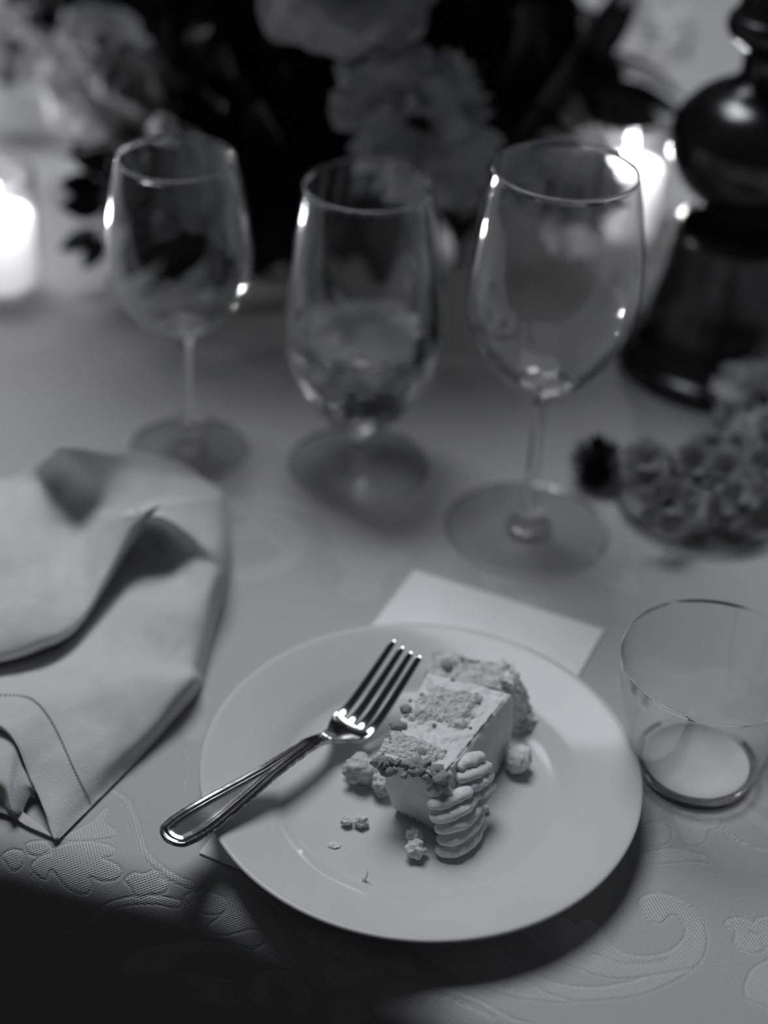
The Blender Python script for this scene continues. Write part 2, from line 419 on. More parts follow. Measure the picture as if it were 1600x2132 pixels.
# table under the cloth, floor
tt = thing('dining_table', 'wooden dining table hidden under the damask tablecloth', 'table', (0, 1.2, -.75))
xs2 = np.linspace(-.98, .98, 60); poly = [(x, float(y_edge(x)) + .004) for x in xs2] + [(.98, 1.94), (-.98, 1.94)]
bm = bmesh.new()
top = [bm.verts.new((x, y - 1.2, .745)) for x, y in poly]; bot = [bm.verts.new((x, y - 1.2 + (.03 if y < 1.9 else 0), .715)) for x, y in poly]
bm.faces.new(top); bm.faces.new(bot[::-1])
for i in range(len(top)): bm.faces.new((top[i - 1], bot[i - 1], bot[i], top[i]))
mm = bpy.data.meshes.new('table_top'); bm.to_mesh(mm); bm.free(); obj('table_top', mm, M['wood'], tt)
lv, lf = lathe([(0, 0), (.03, 0), (.028, .1), (.036, .5), (.04, .72), (0, .72)], 16)
lm = mesh_from('leg', lv, lf)
for sxx, syy in ((-.85, .62), (.85, .62), (-.85, -.55), (.85, -.5)):
    obj('leg', lm, M['wood'], tt, Matrix.Translation((sxx, syy, 0)))
fl = obj('floor', mesh_from('floor', [(-4, -3, -.75), (4, -3, -.75), (4, 5, -.75), (-4, 5, -.75)], [(0, 1, 2, 3)], False), M['floor']); fl['kind'] = 'structure'

M['wall'] = pmat('pale_plaster', .45, .8, var=.06, vscale=4)
bm = bmesh.new(); bmesh.ops.create_cube(bm, size=1); bmesh.ops.scale(bm, vec=(8, .1, 3.2), verts=bm.verts); bmesh.ops.translate(bm, vec=(0, 4.0, .85), verts=bm.verts)
mm = bpy.data.meshes.new('wall_back'); bm.to_mesh(mm); bm.free(); wl = obj('wall_back', mm, M['wall']); wl['kind'] = 'structure'

# ------------------------------------------------------------------ menu card
TL, TR, BL = unproj(850, 1185), unproj(1245, 1310), unproj(430, 1785)
ctr = (TR + BL) / 2; ax = (TR - TL); hw = np.linalg.norm(ax) / 2; hh = np.linalg.norm(BL - TL) / 2
bm = bmesh.new(); bmesh.ops.create_cube(bm, size=1); bmesh.ops.scale(bm, vec=(2 * hw, 2 * hh, .0009), verts=bm.verts)
bmesh.ops.bevel(bm, geom=bm.edges[:], offset=.0002, segments=1, affect='EDGES')
mm = bpy.data.meshes.new('menu_card'); bm.to_mesh(mm); bm.free()
card = obj('menu_card', mm, M['card']); card.location = (ctr[0], ctr[1], .0007); card.rotation_euler = (0, 0, math.atan2(ax[1], ax[0]))
tag(card, 'long blank white menu card lying under the dessert plate', 'card')

# ------------------------------------------------------------------ plate
PC = (.0221, .5221, .0011)
pp = [(0, .0022), (.054, .0022), (.0555, .0002), (.057, 0), (.0595, 0), (.061, .0008), (.063, .0035), (.073, .0078), (.090, .0135), (.0985, .0163), (.0998, .0172), (.1000, .0179), (.0996, .0186), (.0985, .0188), (.0965, .0183), (.090, .0164), (.074, .0112), (.0700, .0096), (.0682, .0084), (.0668, .0078), (.0655, .0068), (.063, .0057), (.058, .0051), (.04, .0047), (0, .0046)]
v, f = lathe(pp, 160)
plate = obj('dessert_plate', mesh_from('dessert_plate', v, f), M['china']); plate.location = PC
tag(plate, 'round glossy white dessert plate holding the half-eaten cake slice', 'plate')
PZ = PC[2] + .0047

# ------------------------------------------------------------------ fork
FE = unproj(345, 1752, .0255)[:2]; FT = unproj(850, 1350, .038)[:2]
fdir = (FT - FE) / np.linalg.norm(FT - FE); FL = float(np.linalg.norm(FT - FE))
kk = FL / .1511
S_ = np.array([0, .02, .045, .07, .088, .098, .106, .114, .122, .132, .142, .1511]) * kk
Z_ = np.array([.0258, .0240, .0230, .0224, .0216, .0170, .0132, .0118, .0150, .0225, .0305, .0380])
def zc(s):
    return float(np.interp(s, _fs, _fz))
_fs = np.linspace(0, S_[-1], 200); 
_fz = np.interp(_fs, S_, Z_); _kk = np.ones(13) / 13; _fz = np.convolve(np.pad(_fz, 6, 'reflect', reflect_type='odd'), _kk, 'valid')
SW = np.array([0, .0006, .002, .005, .010, .018, .03, .045, .06, .075, .088, .097, .103, .108, .1125, .117, .124]) * kk
WW = np.array([0.0002, .0028, .0053, .0077, .0091, .0093, .0083, .0066, .0048, .0040, .0035, .0036, .0058, .0092, .0112, .0117, .0118])
fork = thing('dessert_fork', 'polished steel dessert fork with ridged handle border resting across the plate rim', 'fork', (FE[0], FE[1], 0))
fork.rotation_euler = (0, 0, math.atan2(fdir[1], fdir[0]))
_os = np.concatenate([np.linspace(0, .006 * kk, 60), np.linspace(.0062 * kk, .124 * kk, 120)])
_ow = np.interp(_os, SW, WW)
_ow[:60] = np.maximum(.0084 * np.sqrt(np.clip(1 - (1 - np.clip(_os[:60] / (.006 * kk), 0, 1)) ** 2, 0, 1)), .00012)
_ow[60:] = np.maximum(_ow[60:], np.interp(_os[60:], [.006 * kk, .011 * kk], [.0084, .0091]) * (_os[60:] < .0115 * kk))
def fork_body(s0, s1, n, nw=30, rim=True):
    ss = s0 + (s1 - s0) * np.linspace(0, 1, n) ** (2.2 if s0 == 0 else 1)
    T, B_ = [], []
    ol = np.c_[_os, _ow]
    for s in ss:
        wd = float(np.interp(s, _os, _ow)); th = float(np.interp(s, [0, .02 * kk, .06 * kk, .095 * kk, .12 * kk], [.0010, .0011, .0013, .0015, .0008]))
        z0 = zc(s); cup = float(np.interp(s, [.1 * kk, .116 * kk], [0, .0016]))
        g = float(np.interp(s, [.06 * kk, .085 * kk], [1, .25]))
        for j in range(nw + 1):
            t = math.sin((-1 + 2 * j / nw) * PI / 2); at = abs(t) * wd
            e = 0.0 if j in (0, nw) else float(np.sqrt(((ol - [s, at]) ** 2).sum(1)).min())
            if s == 0: e = 0.0
            rel = 0
            if rim:
                rel = g * (.00036 * math.exp(-((e - .00095) / .00045) ** 2) + .00028 * math.exp(-((e - .0021) / .00045) ** 2) - .00030 * math.exp(-((e - .0036) / .0009) ** 2))
            rnd = math.sqrt(max(0, 1 - max(0, 1 - e / .0010) ** 2))
            T.append((s, t * wd, z0 + cup * t * t + th * rnd + rel * rnd)); B_.append((s, t * wd, z0 + cup * t * t - th * rnd))
    k = nw + 1; nn = len(ss)
    F = [tuple(reversed(q)) for q in grid_faces(nn, k)] + [tuple(i + nn * k for i in q) for q in grid_faces(nn, k)]
    for i in range(nn - 1):
        F.append((i * k, (i + 1) * k, nn * k + (i + 1) * k, nn * k + i * k))
        a = i * k + k - 1; F.append((a + k, a, nn * k + a, nn * k + a + k))
    for j in range(k - 1):
        F.append((j + 1, j, nn * k + j, nn * k + j + 1)); e = (nn - 1) * k + j; F.append((e, e + 1, nn * k + e + 1, nn * k + e))
    return T + B_, F
v, f = fork_body(0, .0972 * kk, 110); obj('handle', mesh_from('fork_handle', v, f), M['steel'], fork)
v, f = fork_body(.0970 * kk, .1150 * kk, 40, 30, False); obj('head', mesh_from('fork_head', v, f), M['steel'], fork)
for i in range(4):
    t0 = (-.765 + i * .51); ss = np.linspace(.1138 * kk, FL, 26); T = []
    for s in ss:
        u = (s - ss[0]) / (ss[-1] - ss[0]); wd = .00238 * (1 - .30 * u) * (1 if u < .93 else max(.15, math.sqrt(max(0, 1 - ((u - .93) / .07) ** 2)))); c = t0 * .0118 * (1 - .10 * u)
        cup = .0016 * t0 * t0; z = zc(s) + cup; th = .0008 * (1 - .35 * u) * (1 if u < .95 else .6)
        for a in range(12):
            an = 2 * PI * a / 12; ca, sa = math.cos(an), math.sin(an)
            sg = lambda q: math.copysign(abs(q) ** .6, q)
            T.append((s, c + wd * sg(ca), z + th * sg(sa)))
    F = grid_faces(26, 12, True) + [tuple(range(12))[::-1], tuple(range(25 * 12, 26 * 12))]
    obj('tine', mesh_from('fork_tine', T, F), M['steel'], fork)

# ------------------------------------------------------------------ cake
CB = np.array([.030, .525, PZ])
cake = thing('cake_slice', 'half-eaten white frosted layer cake slice with piped shell border on plate', 'cake', tuple(CB))
def warped_block(bot, topc, z0, z1, n=(46, 46, 34), rough_top=.0010, rough_side=.00025, bulge=.0012, seed=0, edge_crumble=.0008, cs=420, sides_s=160):
    """box grid warped between two quads (A,B,C,D ccw from front-left), surface displaced by noise"""
    bot = np.array(bot); topc = np.array(topc); bm = bmesh.new(); idx = {}
    nu, nv_, nw = n
    def P(i, j, k):
        key = (i, j, k)
        if key in idx: return idx[key]
        u, v_, w_ = i / nu, j / nv_, k / nw
        def bil(q): return (1 - u) * (1 - v_) * q[0] + u * (1 - v_) * q[1] + u * v_ * q[2] + (1 - u) * v_ * q[3]
        p = bil(bot) * (1 - w_) + bil(topc) * w_; z = z0 + (z1 - z0) * w_
        c = bil(np.array([bot.mean(0)] * 4)); o = p - (bot.mean(0) * (1 - w_) + topc.mean(0) * w_); ln = np.linalg.norm(o) + 1e-9
        onside = i in (0, nu) or j in (0, nv_); q3 = (p[0] + seed, p[1] - seed, z)
        if onside:
            b_ = bulge * math.sin(PI * w_) + rough_side * fbm(q3, sides_s, 3) + .0007 * fbm(q3, 70, 2) - .0012 * max(0, w_ - .93) / .07 + edge_crumble * fbm(q3, cs, 3) * max(0, w_ - .82) / .18
            p = p + o / ln * b_
        if k == nw:
            z += rough_top * fbm(q3, cs * .55, 4) + .0013 * fbm(q3, 90, 2) - rough_top * .5
            if onside: z -= .0010
        idx[key] = bm.verts.new((p[0] - CB[0], p[1] - CB[1], z - CB[2])); return idx[key]
    def q(a, b_, c, d): bm.faces.new((a, b_, c, d)).smooth = True
    for i in range(nu):
        for j in range(nv_):
            q(P(i, j, nw), P(i + 1, j, nw), P(i + 1, j + 1, nw), P(i, j + 1, nw)); q(P(i, j + 1, 0), P(i + 1, j + 1, 0), P(i + 1, j, 0), P(i, j, 0))
    for k in range(nw):
        for i in range(nu):
            q(P(i, 0, k), P(i + 1, 0, k), P(i + 1, 0, k + 1), P(i, 0, k + 1)); q(P(i + 1, nv_, k), P(i, nv_, k), P(i, nv_, k + 1), P(i + 1, nv_, k + 1))
        for j in range(nv_):
            q(P(0, j + 1, k), P(0, j, k), P(0, j, k + 1), P(0, j + 1, k + 1)); q(P(nu, j, k), P(nu, j + 1, k), P(nu, j + 1, k + 1), P(nu, j, k + 1))
    mm = bpy.data.meshes.new('block'); bm.to_mesh(mm); bm.free(); return mm
ZT = .0385
def up(x, y, z=ZT): return unproj(x, y, z)[:2]
A1, B1, C1, D1 = up(789, 1562), up(925, 1612), up(1064, 1442), up(893, 1398)
A0, B0, C0, D0 = unproj(822, 1690, PZ)[:2], unproj(940, 1752, PZ)[:2], unproj(1062, 1572, PZ)[:2], unproj(930, 1500, PZ)[:2]
body = obj('frosting_body', warped_block([A0, B0, C0, D0], [A1, B1, C1, D1], PZ + .0022, ZT, n=(70, 80, 40), rough_top=.0009), M['frost'], cake)
# base layer of sponge showing under the frosting
sc_ = lambda q, k: [np.array(q).mean(0) + (np.array(p) - np.array(q).mean(0)) * k for p in q]
obj('sponge_layer', warped_block(sc_([A0, B0, C0, D0], .97), sc_([A0, B0, C0, D0], 1.0), PZ - .0002, PZ + .0035, n=(50, 50, 8), rough_side=.0012, bulge=.0002, sides_s=500, seed=2), M['sponge'], cake)
def quadpx(pts, z): return [up(x, y, z) for x, y in pts]
# cut sponge layers on the upper side: low rough patches whose rims sink into the frosting
def top_z(x, y): return ZT + .0009 * fbm((x, y, ZT), 420 * .55, 4) + .0010 * fbm((x, y, ZT), 90, 2)
def sponge_on_top(pts, seed, lift=.0016, z=ZT):
    q = np.array(quadpx(pts, z)); c = q.mean(0); q = c + (q - c) * 1.18; n1, n2 = 70, 60; V_ = []
    for i in range(n1 + 1):
        for j in range(n2 + 1):
            u, v_ = i / n1, j / n2
            p = (1 - u) * (1 - v_) * q[0] + u * (1 - v_) * q[1] + u * v_ * q[2] + (1 - u) * v_ * q[3]
            e = min(u, 1 - u, v_, 1 - v_) + .09 * fbm((p[0] + seed, p[1], 0), 150, 3)
            z_ = z + lift * (min(1, max(-1.2, (e - .10) / .10))) + .0010 * fbm((p[0], p[1] + seed, 0), 300, 4) + .0006 * fbm((p[0], p[1], seed), 900, 2) + .0010 * fbm((p[0], p[1], ZT), 90, 2)
            V_.append((p[0] - CB[0], p[1] - CB[1], z_ - CB[2]))
    return obj('sponge_layer', mesh_from('sponge_patch', V_, grid_faces(n1 + 1, n2 + 1)), M['sponge'], cake)
sponge_on_top([(795, 1570), (900, 1606), (925, 1556), (822, 1518)], 3)
sponge_on_top([(852, 1492), (968, 1518), (1008, 1450), (898, 1422)], 5)
# torn rear chunk
q_t = quadpx([(885, 1412), (1050, 1436), (1062, 1388), (908, 1352)], .030); q_b = [unproj(*p, PZ)[:2] for p in ((900, 1500), (1105, 1520), (1102, 1470), (930, 1440))]
obj('sponge_layer', warped_block(q_b, q_t, PZ, .0305, n=(60, 40, 36), rough_top=.0022, rough_side=.0022, bulge=.0015, sides_s=200, seed=8, cs=330), M['sponge'], cake)
q_t = quadpx([(1040, 1405), (1066, 1425), (1078, 1392), (1046, 1366)], .035)
obj('frosting_shard', warped_block([unproj(*p, PZ)[:2] for p in ((1070, 1535), (1108, 1522), (1110, 1490), (1085, 1480))], q_t, PZ, .035, n=(24, 24, 36), rough_top=.0025, rough_side=.0022, bulge=.0008, sides_s=260, seed=9), M['crumb'], cake)

def blob_mesh(name, r, seed, amp=.35, sub=3, sq=(1, 1, .8), s=None):
    bm = bmesh.new(); bmesh.ops.create_icosphere(bm, subdivisions=sub, radius=1)
    for v_ in bm.verts:
        p = v_.co.copy(); k = 1 + amp * fbm(p + Vector((seed * 3.7, seed * 1.3, 0)), 1.6, 4)
        v_.co = Vector((p.x * sq[0], p.y * sq[1], p.z * sq[2])) * k * r
    for f_ in bm.faces: f_.smooth = True
    mm = bpy.data.meshes.new(name); bm.to_mesh(mm); bm.free(); return mm
crumb_meshes = [blob_mesh('crumb%d' % i, 1, i + 1, .35) for i in range(5)]
for mm in crumb_meshes: mm.materials.append(M['crumb'])
rnd = random.Random(4)
# crumbly crust along the upper front edge: each crumb a piece
for i in range(34):
    u = rnd.random(); px = 790 + 125 * u + rnd.uniform(-8, 8); py = 1585 + 28 * u + rnd.uniform(-16, 16)
    zz = ZT + .0006 - max(0, (py - 1585 - 28 * u)) * .00018
    p = unproj(px, py, zz); o = obj('crumb', rnd.choice(crumb_meshes), None, cake)
    sc = rnd.choice((.0010, .0015, .0021, .0029)) * rnd.uniform(.85, 1.15)
    o.matrix_local = Matrix.Translation(Vector(p) - Vector(CB)) @ Matrix.Rotation(rnd.uniform(0, 6), 4, 'Z') @ Matrix.Rotation(rnd.uniform(0, 3), 4, 'X') @ Matrix.Diagonal((sc * 1.2, sc, sc * .9, 1))
for i in range(30):
    px, py = rnd.choice([(rnd.uniform(828, 890), rnd.uniform(1440, 1550)), (rnd.uniform(850, 1000), rnd.uniform(1440, 1520)), (rnd.uniform(800, 900), rnd.uniform(1530, 1590)), (rnd.uniform(905, 1075), rnd.uniform(1360, 1430)), (rnd.uniform(820, 880), rnd.uniform(1465, 1510))])
    if px < 900 and 1415 <= py <= 1550:
        px = 789 + (893 - 789) * (1562 - py) / (1562 - 1398) + rnd.uniform(-2, 22)
    zz = ZT - .0002 if py > 1412 else .0305
    p = unproj(px, py, zz); o = obj('crumb', rnd.choice(crumb_meshes), None, cake); sc = rnd.choice((.0006, .0009, .0013, .0024)) * rnd.uniform(.8, 1.2)
    o.matrix_local = Matrix.Translation(Vector(p) - Vector(CB)) @ Matrix.Rotation(rnd.uniform(0, 6), 4, 'Z') @ Matrix.Diagonal((sc, sc, sc, 1))
# piped shells: each a stack of ridges wrapped round the corner
def ridge(pxs, rads, flat=.8, seed=0, parent=None):
    rads = [q * (1.18 if flat < .7 else 1.0) for q in rads]
    P_ = np.array([unproj(x, y, z) for x, y, z in pxs]); P_ = cr(P_, 22); R_ = np.interp(np.linspace(0, 1, 22), np.linspace(0, 1, len(rads)), rads)
    e = np.linspace(0, 1, 22); R_ = R_ * np.sqrt(np.clip(1 - np.clip((.14 - e) / .14, 0, 1) ** 2, .02, 1)) * np.sqrt(np.clip(1 - np.clip((e - .86) / .14, 0, 1) ** 2, .02, 1))
    v_, f_ = tube(P_, R_, 14, flat)
    out = []
    for p in v_:
        p = Vector(p); d = fbm((p.x + seed, p.y, p.z), 360, 3) * .0006 + .0006 * fbm((p.x, p.y + seed, p.z), 120, 2)
        out.append((p.x - CB[0] + d, p.y - CB[1] - d, p.z - CB[2] + d * .8))
    return obj('ridge', mesh_from('frosting_ridge', out, f_), M['frost'], parent)
sh = bpy.data.objects.new('piped_shell', None); COL.objects.link(sh); sh.parent = cake
R0 = [.0018, .0031, .0034, .0031, .0018]
ridge([(890, 1672, .0275), (920, 1672, .0280), (955, 1656, .0285), (985, 1640, .0285)], [.0024, .0030, .0031, .0024], .66, 1, sh)
ridge([(893, 1698, .0225), (925, 1699, .0235), (965, 1680, .0240), (1000, 1640, .0240)], [.0024, .0034, .0034, .0022], .62, 2, sh)
ridge([(903, 1722, .0175), (935, 1721, .0190), (975, 1698, .0195), (1004, 1655, .0190)], [.0024, .0034, .0036, .0022], .62, 3, sh)
ridge([(909, 1747, .0125), (945, 1744, .0140), (980, 1718, .0145), (1004, 1676, .0140)], [.0024, .0036, .0036, .0022], .62, 4, sh)
ridge([(905, 1770, .0085), (945, 1768, .0095), (982, 1740, .0095), (1002, 1700, .0090)], [.0024, .0038, .0038, .0022], .62, 5, sh)
ridge([(893, 1655, .030), (905, 1645, .0315), (922, 1640, .0325)], [.002, .0024, .0018], .9, 6, sh)
sh2 = bpy.data.objects.new('piped_shell', None); COL.objects.link(sh2); sh2.parent = cake
ridge([(952, 1600, .0345), (980, 1582, .0355), (1012, 1572, .0345)], [.0026, .0032, .0024], .62, 11, sh2)
ridge([(948, 1622, .0310), (980, 1610, .0320), (1024, 1590, .0300)], [.0026, .0034, .0022], .62, 12, sh2)
ridge([(950, 1642, .0270), (988, 1632, .0280), (1028, 1612, .0255)], [.0026, .0034, .0020], .62, 13, sh2)
ridge([(968, 1662, .0235), (1000, 1650, .0240), (1028, 1632, .0215)], [.0020, .0028, .0018], .62, 14, sh2)
ridge([(985, 1680, .0195), (1005, 1668, .0195), (1022, 1652, .0180)], [.0014, .0020, .0014], .62, 15, sh2)
# small dollops beside the shells
sh3 = bpy.data.objects.new('dollop', None); COL.objects.link(sh3); sh3.parent = cake
ridge([(917, 1588, .0380), (911, 1612, .0350), (902, 1640, .0300)], [.0026, .0032, .0024], .9, 21, sh3)
ridge([(895, 1595, .0375), (890, 1614, .0345), (885, 1634, .0310)], [.0022, .0027, .0020], .9, 22, sh3)
ridge([(930, 1600, .0365), (930, 1618, .0345), (926, 1640, .0315)], [.0022, .0026, .0018], .9, 25, sh3)
ridge([(850, 1592, .0385), (875, 1600, .0382), (900, 1606, .0380)], [.0018, .0027, .0020], .8, 26, sh3)
ridge([(925, 1635, .033), (935, 1650, .0305), (942, 1660, .0285)], [.0016, .0022, .0016], .9, 23, sh3)
ridge([(800, 1572, .0400), (828, 1583, .0396), (852, 1590, .0390)], [.0012, .0019, .0012], .8, 24, sh3)

# loose crumbs on the plate: each its own thing
def loose(px, py, r, label, seed, sq=(1, 1, .75), mat='crumb', name='cake_crumb', amp=.4):
    mm = blob_mesh(name, r, seed, amp, 4, sq); mm.materials.append(M[mat])
    zmin = min(v_.co.z for v_ in mm.vertices); p = unproj(px, py, PZ)
    o = obj(name, mm); o.location = (p[0], p[1], PZ + .0001 - zmin - .0002)
    rr = math.hypot(p[0] - PC[0], p[1] - PC[1])
    return tag(o, label, 'crumb', 'cake crumbs on the plate')
loose(750, 1625, .0078, 'large rough sponge crumb left of the cake between slice and fork', 31, (1, .8, .75), 'sponge')
loose(795, 1650, .0058, 'sponge crumb tucked against the lower left side of the cake slice', 35, (.8, .9, .9), 'sponge')
loose(1078, 1600, .0072, 'pale frosting lump to the right of the cake slice', 32, (.8, 1.0, .85), 'frost', amp=.28)
loose(1090, 1515, .0058, 'torn sponge crumb behind the pale frosting lump', 36, (1, .9, .6), 'sponge')
loose(866, 1782, .0042, 'round pale crumb in front of the piped frosting corner', 33, (1, 1, .9))
loose(862, 1752, .0036, 'smaller pale crumb between round crumb and cake', 37, (1, .9, 1.0))
loose(722, 1716, .0026, 'small crumb on the plate in front of the large sponge crumb', 34)
loose(752, 1718, .0030, 'small double crumb beside another small crumb on the plate', 38)
loose(696, 1762, .0019, 'tiny flat crumb nearest the fork handle on the plate', 39, (1.3, 1, .3))
loose(1010, 1690, .0020, 'tiny crumb at the right foot of the piped frosting', 40)
fk = [unproj(762, 1842, PZ), unproj(758, 1832, PZ + .002), unproj(764, 1822, PZ + .004), unproj(766, 1812, PZ + .007)]
v, f = tube(cr(fk, 12), np.interp(np.linspace(0, 1, 12), [0, .3, 1], [.0014, .0012, .0003]), 8, .5)
tag(obj('cake_crumb', mesh_from('frosting_flake', v, f), M['frost']), 'curled sliver of frosting standing near the plate well edge', 'crumb', 'cake crumbs on the plate')

# ------------------------------------------------------------------ napkin
def loft(rows, nr_, nc_):
    R_ = np.array([cr(r, nc_) for r in [np.array(q, float) for q in rows]])        # rows x nc x 3 (px,py,z)
    out = np.array([cr(R_[:, j], nr_) for j in range(nc_)]).transpose(1, 0, 2)
    W3 = np.zeros_like(out)
    for i in range(nr_):
        for j in range(nc_):
            x, y, z = out[i, j]; W3[i, j] = unproj(x, y, max(z, .0012))
    return W3
def sheet(rows, nr_, nc_, amp=.0009, seed=0, thick=.0011):
    W3 = loft(rows, nr_, nc_); V_ = []
    for p in W3.reshape(-1, 3):
        d = amp * fbm((p[0] + seed, p[1] * .6 + p[0] * .4, 0), 34, 3) * min(1, p[2] / .008) + .00025 * fbm((p[0], p[1] + seed, 0), 160, 2)
        V_.append((p[0], p[1], max(.0012, p[2] + d)))
    F_ = grid_faces(nr_, nc_)
    return V_, F_
U_rows = [
 [(-140,985,.002),(0,1000,.006),(60,975,.022),(105,945,.046),(128,932,.058),(210,936,.046),(300,946,.026),(376,958,.004)],
 [(-140,1045,.010),(0,1040,.022),(60,1020,.022),(118,1000,.022),(165,985,.038),(232,985,.032),(320,990,.020),(425,1000,.004)],
 [(-140,1120,.018),(0,1110,.030),(62,1080,.026),(120,1060,.015),(175,1040,.018),(235,1052,.022),(330,1030,.026),(464,1036,.014)],
 [(-140,1200,.020),(0,1190,.030),(70,1165,.028),(130,1125,.018),(172,1095,.014),(218,1074,.026),(275,1060,.044),(335,1052,.050)],
 [(-140,1300,.024),(0,1285,.030),(72,1250,.031),(130,1205,.026),(175,1165,.022),(215,1125,.030),(258,1090,.042),(300,1072,.050)],
 [(-140,1372,.023),(0,1362,.023),(80,1336,.024),(140,1306,.024),(182,1260,.024),(220,1200,.028),(258,1140,.034),(298,1082,.044)],
 [(-140,1392,.014),(0,1382,.013),(84,1354,.012),(145,1322,.012),(190,1268,.014),(228,1208,.018),(264,1146,.024),(300,1092,.034)],
 [(-140,1370,.005),(0,1362,.005),(78,1338,.005),(138,1304,.005),(182,1256,.006),(220,1194,.010),(256,1134,.014),(292,1086,.022)]]
L_rows = [
 [(280,1056,.047),(340,1050,.050),(400,1042,.036),(455,1034,.018),(474,1042,.002)],
 [(302,1078,.048),(345,1086,.048),(400,1108,.042),(455,1130,.030),(482,1120,.002)],
 [(292,1105,.028),(330,1118,.022),(385,1150,.030),(455,1186,.026),(478,1190,.002)],
 [(262,1160,.012),(320,1175,.016),(385,1200,.026),(444,1222,.024),(468,1240,.002)],
 [(205,1245,.006),(290,1255,.019),(372,1275,.024),(426,1290,.019),(448,1310,.002)],
 [(110,1330,.005),(220,1345,.014),(320,1362,.017),(398,1380,.016),(426,1398,.002)],
 [(-20,1375,.004),(130,1402,.017),(260,1415,.021),(380,1426,.018),(413,1440,.002)],
 [(-120,1430,.014),(50,1456,.021),(180,1490,.018),(290,1530,.012),(338,1528,.0015)],
 [(-120,1470,.022),(25,1500,.022),(105,1555,.017),(190,1612,.010),(264,1606,.0015)],
 [(-120,1500,.026),(10,1515,.024),(68,1615,.013),(120,1695,.006),(188,1682,.0015)],
 [(-120,1518,.024),(14,1528,.022),(76,1645,.009),(108,1738,.003),(122,1749,.0015)]]
P_rows = [
 [(-120,1515,.022),(12,1530,.020),(50,1600,.012),(90,1665,.005)],
 [(-120,1560,.020),(6,1570,.019),(32,1630,.013),(72,1650,.005)],
 [(-120,1620,.016),(0,1630,.015),(26,1688,.008),(50,1685,.004)],
 [(-120,1650,.006),(-10,1660,.006),(20,1690,.004),(60,1700,.003)],
 [(-120,1680,.003),(0,1692,.003),(60,1722,.002),(118,1747,.0015)]]
vu = sheet(U_rows, 110, 100, .0020, 1); vl = sheet(L_rows, 120, 80, .0022, 2); vp = sheet(P_rows, 40, 30, .0004, 3)
NV, NF = join(vl, vu, vp)
nb = unproj(150, 1350)
nap = thing('dinner_napkin', 'white linen napkin with stitched hem crumpled in folds beside the plate', 'napkin', (nb[0], nb[1], 0))
me = mesh_from('napkin_cloth', [(x - nb[0], y - nb[1], z) for x, y, z in NV], NF)
no = obj('cloth', me, M['linen'], nap)
sm = no.modifiers.new('thickness', 'SOLIDIFY'); sm.thickness = .0010; sm.offset = 1
bvh = BVHTree.FromPolygons([Vector(v_) for v_ in NV], NF)
st = cr([(-10,1446),(40,1448),(70,1457),(95,1482),(118,1520),(140,1568),(160,1612),(176,1642),(190,1668)], 46)
parts = []
for i in range(0, 45):
    a, b2 = st[i], st[i] * .42 + st[i + 1] * .58; pts = []
    for k in range(4):
        q = a + (b2 - a) * k / 3; d = Vector(_fw + (q[0] - 800) / FPX * _rt - (q[1] - 1066) / FPX * _up).normalized()
        hit = bvh.ray_cast(Vector(CAM_O), d)
        if hit[0] is not None: pts.append(hit[0] - d * .0009)
    if len(pts) == 4: parts.append(tube([(p.x - nb[0], p.y - nb[1], p.z) for p in pts], [.00026, .0004, .0004, .00026], 5))
if parts:
    v, f = join(*parts); so = obj('hem_stitching', mesh_from('hem_stitching', v, f), M['thread'], nap); so['kind'] = 'stuff'

